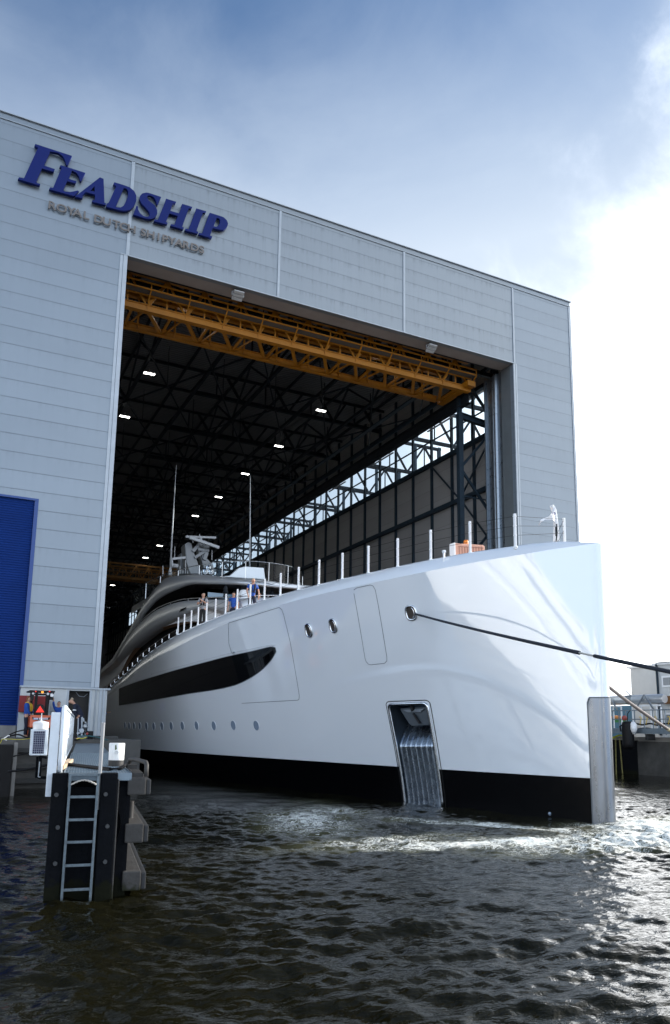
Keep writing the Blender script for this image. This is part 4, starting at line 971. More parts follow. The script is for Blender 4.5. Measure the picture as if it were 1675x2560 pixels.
b=MB();o=inset(O1,.2);pr=[(SX0-h,SY0+u,float(zt1(i))+.12) for i,(u,h) in enumerate(o)][14:];st=[(2*SX0-x,y,z) for x,y,z in pr[:-1]][::-1];allp=pr+st;b.tube(allp,.03,6)
for i in range(0,len(allp),4): b.bar((allp[i][0],allp[i][1],allp[i][2]-.14),allp[i],.03)
b.build('bulwark_handrail',M_CHROME,YA,smooth=True)
# vent slot in the bulwark
oi=outline_hits(O1,[Z6(645,545)])[0];i0=oi[0]
def O1P(i,z,off):
    k=int(i);f=i-k;u=O1[k][0]*(1-f)+O1[k+1][0]*f;h=O1[k][1]*(1-f)+O1[k+1][1]*f;du=O1[k+1][0]-O1[k][0];dh=O1[k+1][1]-O1[k][1];nn=math.hypot(du,dh);return (SX0-h-off*abs(du)/nn,SY0+u-off*abs(dh)/nn,z)
b=MB();b.add([O1P(i0-.7,oi[1]-.12,.05),O1P(i0+.7,oi[1]+.02,.05),O1P(i0+.9,oi[1]+.12,.05),O1P(i0-.3,oi[1]+.06,.05)],[(0,1,2,3)]);b.build('vent_slot',M_BLACK,YA)
# roof brow (upper band)
O2=plan_outline(6.4,21.6,17.0,76,2.25)
t2=[Z6(x,y) for x,y in [(1557,380),(1450,352),(1300,320),(1100,300),(900,287),(560,276),(480,292),(400,370),(300,500),(230,650)]]
l2=[Z6(x,y) for x,y in [(1557,397),(1400,368),(1200,350),(850,340),(700,343),(560,395),(450,455),(350,560),(290,650)]]
h2=outline_hits(O2,t2);g2=outline_hits(O2,l2);print('DBG band2',h2,g2)
zt2=arc_z(O2,h2,zaft=h2[0][1]-5.5,zfront=h2[-1][1]);zl2=arc_z(O2,g2,zaft=h2[0][1]-7,zfront=min(g2[-1][1],h2[-1][1]-.12))
zl2b=lambda i:np.minimum(zl2(i),zt2(i)-.10)
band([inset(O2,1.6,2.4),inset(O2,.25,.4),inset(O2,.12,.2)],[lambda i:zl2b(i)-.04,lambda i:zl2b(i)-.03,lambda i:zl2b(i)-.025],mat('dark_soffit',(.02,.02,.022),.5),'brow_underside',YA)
band([inset(O2,.12,.2),inset(O2,.0),O2,inset(O2,.3,.5),inset(O2,1.3,1.6)],[lambda i:zl2b(i)-.02,zl2b,lambda i:zl2b(i)*.5+zt2(i)*.5,zt2,lambda i:zt2(i)+.18],M_SUPER,'roof_brow',YA)
b=MB();o=inset(O2,1.25,1.5);b.grid([[(SX0-h,SY0+u,float(zt2(i))+.17) for i,(u,h) in enumerate(o)],[(SX0+h,SY0+u,float(zt2(i))+.17) for i,(u,h) in enumerate(o)]]);b.build('roof_deck',M_WHITE,YA)
for q in (Z6(1080,352),Z6(750,352)):
    hh=outline_hits(inset(O2,.5,.8),[q])
    if hh:
        i=hh[0][0];o=inset(O2,.5,.8);k=int(i);b=MB();b.lathe((SX0-o[k][1],SY0+o[k][0],float(zl2b(k))-.10),[(.16,-.01),(.16,.03)],14);b.build('brow_light',M_BLACK,YA)
# dark bridge windows and main deck house
O3=plan_outline(5.4,24.6,15,74,2.2)
band([O3,inset(O3,.5,.9)],[lambda i:zt1(np.clip(i,4,66))*0+float(zt1(60))-1.2-0*i if False else zt1(i)-1.2,lambda i:np.maximum(zt2(i)-.1,zt1(i)+.2)],M_DARKGL,'bridge_windows',YA)
O4=plan_outline(6.15,21.5,17,78,2.15)
band([O4,O4],[lambda i:zl1(i)*0+4.2,lambda i:zl1(i)+.05],M_DARKGL,'main_deck_windows',YA)
b=MB();w0=onY(Z6(832,410),SY0+24.5);w1=onY(Z6(1015,450),SY0+24.5);b.box((w0[0],SY0+24.3,w1[2]-.1),(w1[0]+2.5,SY0+24.35,w0[2]));b.build('painted_reflection',mat('blue_painted_reflection',(.05,.11,.17),.1,0,coat=.5,emit=(.07,.14,.22),es=.25),YA)  # blue reflection put into the pane as colour and weak emission
# observation platform with curved glass screen
zr=float(zt2(50))+.15
O5=plan_outline(5.0,25.6,12,40,2.2)
band([O5,inset(O5,.05),inset(O5,.4)],[lambda i:np.maximum(zt2(i),zr-.4)*0+zr-.25,lambda i:i*0+zr+.28,lambda i:i*0+zr+.33],M_SUPER,'platform_coaming',YA)
gt=onY(Z6(1000,192),SY0+27.5)[2]
band([inset(O5,.12),inset(O5,.10)],[lambda i:i*0+zr+.28,lambda i:i*0+float(gt)-.0],M_GLASS,'glass_screen',YA)
b=MB();o=inset(O5,.1);pp=[(SX0-h,SY0+u,float(gt)) for u,h in o][24:];pp+=[(2*SX0-x,y,z) for x,y,z in pp[:-1]][::-1];b.tube(pp,.02,6)
for i in range(0,len(pp),7): b.bar((pp[i][0],pp[i][1],zr+.2),pp[i],.02)
b.build('screen_rail',M_CHROME,YA)
ym=SY0+33.5
def pm(x,y,yy=None): return onY((250+x/2.831,1100+y/2.831),ym if yy is None else yy)
b=MB();b.prism([tuple(pm(*q,SY0+28)) for q in [(860,965),(920,960),(985,905),(1030,895),(1160,905),(1170,985)]],(0,.6,0));b.build('screen_fairing',M_WHITE,YA,bevel=.03)
M_MASTG=mat('mast_grey',(.20,.215,.23),.4,.1);M_MASTW=mat('mast_pale_grey',(.42,.44,.46),.4)
# radar mast
b=MB();b.prism([tuple(pm(*q)) for q in [(600,740),(612,726),(630,722),(648,732),(668,800),(722,948),(638,948),(612,870)]],(0,1.0,0));b.build('mast_fin',M_MASTG,YA,bevel=.06)
b=MB();b.prism([tuple(pm(*q,ym+.9)) for q in [(572,800),(600,795),(640,948),(560,948)]],(0,.7,0));b.build('mast_fin',M_MASTG,YA,bevel=.05)
b=MB();b.prism([tuple(pm(*q)) for q in [(690,770),(720,740),(712,800),(760,840),(800,880),(815,948),(745,948),(722,860)]],(0,.6,0));b.build('mast_leg',M_MASTG,YA,bevel=.05)
b=MB()
b.bar(pm(655,790),pm(705,735),.22);b.bar(pm(668,835),pm(760,775),.2);b.bar(pm(690,775),pm(770,785),.28,.2);b.bar(pm(700,740),pm(770,760),.3,.24)
b.bar(pm(755,795),pm(735,850),.25);b.build('mast_frame',M_MASTG,YA,bevel=.02)
b=MB();c=np.array(pm(740,745));b.lathe(c+np.array([0,.2,-.25]),[(.28,0),(.3,.3),(.22,.55),(.1,.6)],16);c2=np.array(pm(742,795));b.lathe(c2+np.array([0,.2,-.2]),[(.22,0),(.24,.25),(.1,.35)],14);b.build('radar_gearbox',M_MASTW,YA,smooth=True)
b=MB();b.bar(pm(605,685,ym+1),pm(820,692,ym+1),.18,.16);b.tube([pm(712,692,ym+1),pm(712,735,ym+1)],.12,10);b.build('radar_scanner',M_MASTW,YA,bevel=.03)
b=MB();b.bar(pm(632,690,ym-.6),pm(842,762,ym-.6),.2,.2);b.tube([pm(738,727,ym-.6),pm(740,750,ym-.3)],.1,10);b.build('radar_scanner',M_MASTW,YA,bevel=.03)
b=MB();b.bar(pm(510,842),pm(605,832),.14,.14);b.bar(pm(510,842),pm(515,900),.08);b.lathe(pm(530,893),[(.18,-.1),(.22,0),(.15,.14)],12);b.tube([pm(505,888),pm(552,893)],.14,10);b.bar(pm(527,842),pm(530,752),.03);b.build('mast_yard',M_MASTW,YA)
b=MB();b.tube([pm(496,955),pm(512,640),pm(540,178)],[.075,.05,.018],8);b.lathe(pm(496,958),[(.14,0),(.12,.25),(.07,.5)],10);b.build('whip_antenna',M_MASTW,YA,smooth=True)
b=MB();b.tube([pm(1058,975,SY0+29.4),pm(1062,650,SY0+29.4),pm(1064,250,SY0+29.4)],[.055,.04,.015],8);b.build('whip_antenna',M_MASTW,YA,smooth=True)
b=MB()
for (x0_,y0_,y1_) in ((445,890,965),(566,890,945),(605,850,945),(620,925,945),(587,925,945),(792,780,850),(705,665,690),(658,680,730)): b.bar(pm(x0_,y0_),pm(x0_,y1_),.045)
b.build('small_aerials',M_MASTW,YA)
b=MB()
for (x0_,y0_) in ((745,930),(768,905),(785,930)): b.lathe(np.array(pm(x0_,y0_,SY0+28.5)),[(.16,-.05),(.2,0),(.16,.1)],14,axis='y');b.lathe(np.array(pm(x0_,y0_,SY0+28.5))+np.array([0,-.06,0]),[(.1,-.02),(.1,0)],12,axis='y')
b.build('search_lights',M_CHROME,YA,smooth=True)
# deckhouse hanging lights / mooring gear seen behind the posts
for q in (Z6(977,400),Z6(1342,430)):
    b=MB();p=onY(q,SY0+22.6);b.lathe(p,[(.05,-.35),(.13,-.3),(.1,-.15),(.16,-.05),(.1,.05),(.12,.15),(.05,.3)],10);b.build('bridge_wing_lamp',M_STEELD,YA)
b=MB();p=onY(Z6(1125,435),SY0+22.9);b.lathe(p,[(.0,.35),(.25,.3),(.35,.1),(.3,-.3)],14,cap=False);b.build('white_dome',M_WHITE,YA,smooth=True)
# ------------------------------------------------------------------ ropes
rp=[HP(*on_hull(Z7(1180,326)),.06)]
pr0=rp[0];P1=CAM+ray((1800,1705))/FL*8.5
def rope_seg(a,b_,t0,t1,r,m,name,parent=None,sag=.18,n=24,tw=0):
    b=MB();pts=[]
    for t in np.linspace(t0,t1,n): 
        p=np.array(a)*(1-t)+np.array(b_)*t;p=p+np.array([0,0,-4*sag*t*(1-t)]);pts.append(p)
    b.tube(pts,r,8);return b.build(name,m,parent,smooth=True)
M_ROPE=mat('black_rope',(.012,.018,.03),.75,0,noise=.4,nscale=40,bump=.6,bscale=90)
M_ROPEG=mat('grey_rope',(.16,.14,.14),.8,0,noise=.3,nscale=40,bump=.5,bscale=80)
R1=thing('mooring_rope',tuple(pr0),'black mooring rope running from the hawse hole across the bow','rope')
def t_at(x,a,b_,sag):
    best=(9e9,0)
    for t in np.linspace(0,1,600):
        p=np.array(a)*(1-t)+np.array(b_)*t+np.array([0,0,-4*sag*t*(1-t)]);d=abs(proj(p)[0]-x)
        if d<best[0]:best=(d,t)
    return best[1]
ta,tb=t_at(1448,pr0,P1,.05),t_at(1486,pr0,P1,.05)
rope_seg(pr0,P1,0,ta,.033,M_ROPE,'rope_sleeve',R1,sag=.05);rope_seg(pr0,P1,tb,1,.029,M_ROPE,'rope_sleeve',R1,sag=.05);rope_seg(pr0,P1,ta-.002,tb+.002,.016,mat('bare_rope',(.42,.42,.40),.8),'bare_rope',R1,n=8,sag=.05)
A2=CAM+ray((1500,1700))/FL*23.0;B2=CAM+ray((1675,1826))/FL*27.0;B3=CAM+ray((1760,1886))/FL*27.5
R2=thing('mooring_rope',tuple(A2),'grey mooring rope from behind the stem to the right quay','rope')
rope_seg(A2,B2,0,.96,.055,M_ROPEG,'rope_line',R2,sag=.05)
rope_seg(A2,B2,.955,1.4,.062,mat('cream_rope_sleeve',(.55,.48,.30),.8),'rope_sleeve',R2,sag=.05)
# ------------------------------------------------------------------ jetty on the left (runs at a slight angle to the basin)
PA=np.array([-4.47,-24.42,0.]);JA=min(np.arange(6,13,.05),key=lambda a:abs(proj((PA[0]+20.4*math.sin(R(a)),PA[1]+20.4*math.cos(R(a)),1.7))[0]-188.5));print('DBG jetty',JA);PD=np.array([math.sin(R(JA)),math.cos(R(JA)),0.]);PR=np.array([PD[1],-PD[0],0.])
DZ=1.70
def J(s,a,z): 
    """s along the jetty from its near end, a across from its left edge"""
    return PA+PD*s+PR*a+np.array([0,0,z])
def jbox(b,s0,s1,a0,a1,z0,z1,m=0):
    vs=[J(s,a,z) for z in (z0,z1) for s,a in ((s0,a0),(s0,a1),(s1,a1),(s1,a0))]
    return b.add(vs,[(0,3,2,1),(4,5,6,7),(0,1,5,4),(1,2,6,5),(2,3,7,6),(3,0,4,7)],m)
JL=20.4
def tide(name,col,rough,spec,top,grn):
    m=mat(name,col,rough,0,noise=.3,nscale=5,bump=.35,bscale=16,spec=spec);t=m.node_tree;p=t.nodes['Principled BSDF'];src=p.inputs['Base Color'].links[0].from_socket
    tc=N(t,'ShaderNodeTexCoord');sp=N(t,'ShaderNodeSeparateXYZ');L(t,tc.outputs['Object'],sp.inputs[0]);nz=N(t,'ShaderNodeTexNoise',i={'Scale':9,'Detail':6});L(t,tc.outputs['Object'],nz.inputs['Vector'])
    ad=N(t,'ShaderNodeMath',operation='MULTIPLY_ADD');ad.inputs[1].default_value=-.5;L(t,nz.outputs['Fac'],ad.inputs[0]);L(t,sp.outputs['Z'],ad.inputs[2])
    mr=N(t,'ShaderNodeMapRange',interpolation_type='SMOOTHSTEP',i={'From Min':top-.3,'From Max':top-.18,'To Min':1,'To Max':0});L(t,ad.outputs[0],mr.inputs['Value'])
    mxn=N(t,'ShaderNodeMix',data_type='RGBA');L(t,mr.outputs[0],mxn.inputs['Factor']);L(t,src,mxn.inputs['A']);mxn.inputs['B'].default_value=grn+(1,);L(t,mxn.outputs['Result'],p.inputs['Base Color']);return m
M_PILE=tide('tarred_pile',(.0035,.0045,.0065),.7,.08,.20,(.007,.008,.004))
M_FEND=tide('worn_grey_fender',(.052,.051,.050),.55,.2,.14,(.018,.02,.011))
M_BOLT=mat('dark_bolt',(.05,.055,.06),.5,.4)
M_LAD=mat('weathered_galvanised',(.13,.165,.19),.45,.5,noise=.35,nscale=14)
JT=thing('jetty',tuple(J(0,.45,0)),'narrow steel jetty with grating deck and dark piles left of the yacht','jetty')
b=MB()
for k in range(int(JL/.11)):
    s=.02+k*.11
    if s<9: jbox(b,s,s+.012,.02,.93,DZ-.035,DZ)
for k in range(24):
    a=.02+.91*k/23;jbox(b,0.0,9,a-.004,a+.004,DZ-.035,DZ-.002)
jbox(b,9,JL,.02,.93,DZ-.03,DZ-.001)
jbox(b,0,9,.0,.02,DZ-.12,DZ+.004);jbox(b,0,9,.93,.95,DZ-.12,DZ+.004);jbox(b,-.02,0,.0,.95,DZ-.1,DZ+.004);jbox(b,.9,.93,.02,.93,DZ-.06,DZ+.001);jbox(b,2.9,2.93,.02,.93,DZ-.06,DZ+.001);jbox(b,4.9,4.93,.02,.93,DZ-.06,DZ+.001)
b.build('grating_deck',M_GRAT,JT)
b=MB()
for a in (.08,.8): jbox(b,.1,JL,a,a+.1,DZ-.32,DZ-.125)
for k in range(9): jbox(b,.4+k*2.4,.5+k*2.4,.1,.85,DZ-.3,DZ-.13)
b.build('deck_beam',M_PILE,JT)
for a0,a1 in ((-.14,.07),(.52,.75)):
    b=MB();jbox(b,-.16,.06,a0,a1,-1,DZ+.01);o=b.build('pile',M_PILE,JT,bevel=.012)
    for z in (1.42,.98,.5):
        b=MB();c=J(-.165,a0+.07+(z<1.2)*.05,z);b.lathe(c,[(.03,-.03),(.028,.005),(.012,.012)],10,axis='y');b.build('bolt',M_BOLT,o)
b=MB();b.box((-.05,-.01,0),(0,0,0));
b=MB();jbox(b,.05,.07,.0,.95,-1,1.5);b.build('back_sheet',M_PILE,JT)
b=MB();jbox(b,-.15,.07,.755,.775,-1,1.62);b.build('pile_edge',M_FEND,JT,bevel=.006)
b=MB()
zz=np.linspace(.72,1.22,14);b.grid([[tuple(J(-.05+ss_,.775+.055*math.sin(math.pi*(z-.72)/.5),z)) for ss_ in (0,.1)] for z in zz]);b.build('rubber_bulge',M_FEND,JT,smooth=True)
for s,a in ((.35,.86),(4.3,.86),(8.3,.86),(12.3,.86),(16.3,.86)):
    b=MB();b.tube([J(s,a,-1),J(s,a,1.35)],.10,18);b.build('round_pile',M_FEND,JT,smooth=False,autosm=.7)
# horizontal fender beams
for zt_,zb_,s1 in ((1.64,1.39,4.6),(.985,.72,3.4),(.33,.06,3.2)):
    b=MB();jbox(b,-.02,s1,.90,1.16,zb_,zt_);o=b.build('fender_beam',M_FEND,JT,bevel=.02)
    b=MB();vs=[];jbox(b,.05,s1+.1,1.165,1.235,zb_-.0,zt_-.035);b.build('fender_face',M_FENDD,o,bevel=.015)
b=MB();b.tube([J(.75,1.0,.985),J(.75,1.0,1.24)],.055,12);b.tube([J(.70,.96,1.12),J(.66,.95,1.12)],.02,8);b.build('bollard_pin',M_FEND,JT,smooth=False,autosm=.7)
# bent side rail over the top beam
b=MB();b.tube([J(1.5,.97,DZ+.02),J(1.35,.99,DZ+.14),J(1.2,1.06,DZ+.15),J(.55,1.12,DZ+.15),J(.12,1.15,DZ+.15),J(.02,1.155,DZ+.12),J(0,1.155,DZ-.05)],.033,10);b.build('side_rail',M_FEND,JT,smooth=True)
b=MB()
for k in range(9): jbox(b,.1+k*.13,.16+k*.13,.96,1.12,DZ-.06,DZ+.0)
jbox(b,.05,1.3,.95,.965,DZ-.06,DZ+.02);jbox(b,1.2,1.32,.96,1.1,DZ-.02,DZ+.07);b.build('cleat_rack',M_FEND,JT)
# ladder
LD=thing('ladder',tuple(J(-.22,.29,0)),'galvanised ladder going down into the water at the jetty end','ladder')
lx0,lx1=.10,.475
for a in (lx0,lx1): b=MB();jbox(b,-.23,-.17,a-.017,a+.017,.0,DZ+.005);b.build('ladder_rail',M_LAD,LD,bevel=.003)
for z in (1.39,1.08,.78,.47,.15): b=MB();jbox(b,-.215,-.185,lx0+.017,lx1-.017,z-.018,z+.018);b.build('rung',M_LAD,LD,bevel=.003)
b=MB();jbox(b,-.23,-.04,lx0-.02,lx1+.02,DZ-.02,DZ+.012);b.build('top_bar',M_LAD,LD)
b=MB();pts=[J(-.24,lx0+.02+(lx1-lx0-.04)*t,1.56+.06*math.sin(math.pi*t)) for t in np.linspace(0,1,24)]
b.tube([Vector(p)+Vector((0,.004*math.cos(i*2.2),.004*math.sin(i*2.2))) for i,p in enumerate(pts)],[.011+.003*(i%2) for i in range(24)],7);ro=b.build('rope_loop',mat('twisted_rope',(.45,.43,.40),.8),smooth=True);tag(ro,'short twisted rope strung between the ladder rails','rope')
b=MB();
# mast pole
b=MB();p=J(-.06,.50,0);b.tube([(p[0],p[1],1.2),(p[0],p[1],2.42)],.026,12);b.lathe((p[0],p[1],2.42),[(.03,-.02),(.03,.0),(.012,.008)],12);po=b.build('pole',mat('grey_pole',(.30,.31,.32),.45,.3),autosm=.7);tag(po,'slim grey upright pole standing at the jetty end beside the ladder','pole')
# white cylinder light on the deck
lc=onZ((289.5,1915),DZ);lc=J(1.55,.80,DZ) if False else lc
t_=thing('marker_drum',tuple(lc),'white drum with grey base and round knob on the jetty grating','marker drum')
b=MB();b.lathe(lc,[(.128,0),(.128,.10)],28);b.build('drum_base',M_FEND,t_,autosm=.7)
b=MB();b.lathe(lc,[(.13,.101),(.133,.38),(.125,.39)],28);b.build('drum_body',mat('drum_white',(.78,.79,.78),.3,noise=.08,nscale=14,stretch=(1,1,.3)),t_,autosm=.7)
vd=(CAM-lc);vd[2]=0;vd/=np.linalg.norm(vd);vr=np.array([-vd[1],vd[0],0])
b=MB();c=lc+vd*.135+vr*(-.005)+np.array([0,0,.235]);b.lathe(c,[(.0,.02),(.02,.015),(.028,0),(.028,-.03)][::-1],14,axis='y',cap=False);b.build('knob',M_WHITE,t_,smooth=True)
b=MB();b.add([tuple(lc+vd*.136+vr*x+np.array([0,0,z])) for x,z in ((-.03,.27),(.0,.29),(-.015,.37),(-.03,.35))],[(0,1,2,3)]);b.build('stain',M_ALGAE,t_)
# black hose across the deck, timber block, railing
b=MB();pts=[onZ(q,DZ+.03) for q in ((130,1902),(152,1909),(190,1913),(230,1918),(275,1923),(300,1921),(312,1913))];b.tube(pts,.028,8)
ho=b.build('black_hose',M_BLACK,smooth=True);tag(ho,'thick black hose lying across the jetty grating','hose')
b=MB();c0=onZ((150,1925),DZ);c1=onZ((176,1905),DZ);b.bar(np.array(c0)+[0,0,.03],np.array(c1)+[0,0,.03],.10,.06);tb=b.build('timber_block',M_WOOD,bevel=.006);tag(tb,'pale timber beam at the foot of the white railing','timber')
b=MB();
RL=thing('railing',tuple(J(.0,-.06,DZ)),'white painted bar railing along the left side of the jetty','railing')
ra,ah=-.05,.92
re=13.5
b=MB();b.tube([J(.12,ra,DZ-.02),J(.0,ra,DZ+.06),J(-.02,ra,DZ+.2),J(-.02,ra,DZ+ah-.1),J(.03,ra,DZ+ah),J(.2,ra,DZ+ah+.02),J(re,ra,DZ+ah+.02)],.035,10);b.build('rail_frame',M_RAILW,RL,smooth=True)
b=MB();b.tube([J(.0,ra,DZ+.46),J(re,ra,DZ+.46)],.028,8);b.tube([J(.05,ra,DZ+.08),J(re,ra,DZ+.08)],.022,8);b.build('mid_rail',M_RAILW,RL,smooth=True)
nb=int(re/.42)
for k in range(1,nb+1): b=MB();s=.02+k*.42;b.tube([J(s,ra,DZ+.08),J(s,ra,DZ+ah)],.014,6);b.build('baluster',M_RAILW,RL,smooth=True)
b=MB();jbox(b,-.03,.05,ra-.17,ra-.045,DZ-.32,DZ+ah-.06);b.build('end_plate',M_RAILW,RL,bevel=.01)
# solar lantern on a bracket left of the railing
SP=thing('solar_lantern',tuple(onY((99,1945),-23.4)),'white navigation lantern with small solar panel on a bracket beside the jetty','solar lantern')
yS=-23.4
def sq(x,y,dy=0): return onY((x,y),yS+dy)
cx,cz=float(sq(100,1855)[0]),float(sq(100,1855)[2])
b=MB();x0=float(sq(82,1855)[0]);x1=float(sq(113,1855)[0]);z0=float(sq(97,1888)[2]);z1=float(sq(97,1824)[2])
b.prism([tuple(sq(82.5,1824.5)),tuple(sq(116,1824.5)),tuple(sq(111.5,1888)),tuple(sq(77.5,1888))],(0,.02,0));pn=b.build('panel_frame',M_RAILW,SP)
mp_=bpy.data.materials.new('solar_cells');mp_.use_nodes=True;t=mp_.node_tree;p=t.nodes['Principled BSDF'];tc=N(t,'ShaderNodeTexCoord');br=N(t,'ShaderNodeTexBrick',offset=0,i={'Scale':1,'Mortar Size':.0022,'Brick Width':.0295,'Row Height':.0335,'Color1':(.004,.008,.04,1),'Color2':(.005,.01,.05,1),'Mortar':(.35,.38,.45,1)})
mm=N(t,'ShaderNodeMapping');mm.inputs['Rotation'].default_value=(R(90),0,0);L(t,tc.outputs['Object'],mm.inputs[0]);L(t,mm.outputs[0],br.inputs['Vector']);L(t,br.outputs['Color'],p.inputs['Base Color']);p.inputs['Roughness'].default_value=.15
b=MB();b.prism([tuple(sq(84.5,1827.5,-.004)),tuple(sq(113.5,1827.5,-.004)),tuple(sq(109.5,1884),) if False else tuple(sq(109,1884,-.004)),tuple(sq(80.5,1884,-.004))],(0,.003,0));b.build('solar_cells',mp_,SP)
b=MB();b.prism([tuple(sq(79,1823,.02)),tuple(sq(122,1823,.02)),tuple(sq(118,1889,.02)),tuple(sq(75,1889,.02))],(0,.16,0));b.build('housing',M_RAILW,SP,bevel=.012)
b=MB();pc=sq(101.5,1822,.1);r_=float(np.linalg.norm(sq(101.5,1822)-sq(122,1822)));b.lathe(pc,[(r_*.96,-.01),(r_*.98,.06),(r_,.062),(r_,.075),(r_*.97,.08),(r_*.99,.092),(r_*.9,.105),(r_*.3,.125),(.012,.13),(.004,.24)],28);b.build('lantern_cap',M_WHITE,SP,autosm=.5)
b=MB();b.bar(sq(101,1890,.1),sq(97,1946,.1),.05);b.bar(sq(100,1892,.06),sq(117,1893,.06),.03);b.tube([sq(104,1892,.04),sq(117,1894,.04)],.018,8);b.bar(sq(97,1944,.1),sq(134,1944,.1),.04);b.bar(sq(93,1892,.16),sq(90,1945,.16),.03);b.build('bracket',M_PILE,SP)
b=MB();b.bar(sq(99,1904,.02),sq(95.5,1942,.02),.014);b.bar(sq(95.5,1942,.02),sq(101,1942.5,.02),.014);b.build('bracket_edge',M_TRIM,SP)
# quay corner: black fender block, beams, cables and a yellow line
b=MB();b.box((-9,-7.75,-1),(-3.95,-7.32,1.72));qb=b.build('quay_fender',M_BLACK,bevel=.03);tag(qb,'black rubber fender wall on the quay face at the far left','quay fender')
b=MB();b.box((-3.9,-7.34,-.8),(-3.78,-7.05,1.78));o=b.build('corner_post',M_CONC,bevel=.01);tag(o,'pale worn concrete corner post beside the black quay fender','post')
for i,z in enumerate((1.35,.75,.2)):
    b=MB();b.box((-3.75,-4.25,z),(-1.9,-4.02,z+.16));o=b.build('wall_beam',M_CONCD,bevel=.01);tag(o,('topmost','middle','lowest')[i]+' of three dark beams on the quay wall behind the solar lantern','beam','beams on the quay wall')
def cable(pts,r,m,name,label,cat,group=None,z=None):
    b=MB();P_=[Vector(p) for p in pts];out=[]
    n=len(P_)
    for i in range(n-1):
        p0,p1,p2,p3=P_[max(i-1,0)],P_[i],P_[i+1],P_[min(i+2,n-1)]
        for k in range(8):
            t=k/8;out.append(.5*((2*p1)+(-p0+p2)*t+(2*p0-5*p1+4*p2-p3)*t*t+(-p0+3*p1-3*p2+p3)*t**3))
    out.append(P_[-1]);b.tube(out,r,7);o=b.build(name,m,smooth=True);tag(o,label,cat,group);return o
yq=-7.6
cable([onY(q,-9.5) for q in ((-10,1862),(10,1846),(32,1833),(55,1826),(85,1822))],.022,M_BLACK,'power_cable','black cable arching from the far left to the solar lantern','cable')
cable([onY(q,-9.6) for q in ((-8,1868),(2,1855),(8,1848),(45,1848.5),(62,1848),(78,1846))],.009,mat('yellow_line',(.55,.5,.05),.6),'yellow_line','thin yellow line looped over the white hook at the far left','line')
b=MB()
for a0,a1 in (((5,1849),(21,1838.5)),((21,1838.5),(24,1840)),((10,1847),(17,1851)),((4,1848),(9,1846))): b.bar(onY(a0,-9.55),onY(a1,-9.55),.035)
o=b.build('rope_hook',M_WHITE);tag(o,'small white hook holding the cables at the far left','hook')
cable([onY(q,-10) for q in ((33,1891),(60,1885),(90,1877))],.02,M_BLACK,'mooring_cable','upper black cable sagging behind the solar lantern','cable')
cable([onY(q,-12) for q in ((20,1929),(60,1925),(95,1918),(130,1910))],.03,M_BLACK,'mooring_cable','lower thick black cable running behind the lantern bracket','cable')
# ------------------------------------------------------------------ right-hand quay
XW=31.1
def xq(x,y,dx=0): return onX((x,y),XW+dx)
QW=thing('quay_wall',(XW,-5,0),'weathered concrete quay wall at the right edge under the walkway','quay wall')
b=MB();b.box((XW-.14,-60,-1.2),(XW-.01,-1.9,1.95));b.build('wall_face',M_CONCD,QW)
b=MB();b.box((XW-.16,-2.4,-1),(XW-.01,-.2,2.0));o=b.build('sheet_piles',M_PILE,QW)
for q0,q1 in (((1539,1845),(1541,1950)),((1549,1846),(1557,1940))):
    b=MB();p0=xq(*q0,dx=-.3);p1=xq(*q1,dx=-.3);n=34
    for k in range(n):
        a=np.array(p0)*(1-k/n)+np.array(p1)*(k/n);c=np.array(p0)*(1-(k+.6)/n)+np.array(p1)*((k+.6)/n);b.bar(a,c,.05)
    o=b.build('chain',mat('chain_yellow',(.42,.38,.14),.7) if 'chain_yellow' not in bpy.data.materials else bpy.data.materials['chain_yellow']);tag(o,('rusty chain hanging closest to the yacht stem' if q0[0]<1545 else 'yellow-green chain hanging left of the concrete wall'),'chain','chains on the quay wall')
cable([xq(*q,dx=-.35) for q in ((1532,1845),(1540,1841),(1550,1838),(1560,1841))],.05,mat('lime_strap',(.45,.55,.02),.7),'lime_strap','lime yellow strap tied round the top of the sheet piles','strap')
WK=thing('walkway',(XW-.4,-5,2.4),'grey steel walkway with railings along the right quay','walkway')
zb,zt_=float(xq(1600,1834,-.9)[2]),float(xq(1600,1824,-.9)[2])
b=MB();b.box((XW-.9,-30,zb),(XW+.6,-.3,zt_));b.box((XW-.92,-30,zb-.0),(XW-.901,-.3,zt_+.08));b.build('deck_edge',M_GRAT,WK)
zr_,zm_=float(xq(1600,1775.5,-.85)[2]),float(xq(1600,1798,-.85)[2])
b=MB()
for z in (zr_,zm_): b.tube([(XW-.85,-30,z),(XW-.85,-.4,z)],.03,7)
b.build('walkway_rail',M_GRAT,WK)
for xx in (1532,1548,1565,1587,1611,1633,1646,1664,1690,1715):
    p=xq(xx,1800,-.85);b=MB();b.bar((XW-.85,p[1],zb-.05),(XW-.85,p[1],zr_),.05);b.build('stanchion',M_GRAT,WK)
b=MB();b.box((XW-.95,float(xq(1640,1800)[1]),zb-.35),(XW-.3,float(xq(1655,1800)[1])+.3,zb-.01));b.build('support_box',M_FENDD,WK)
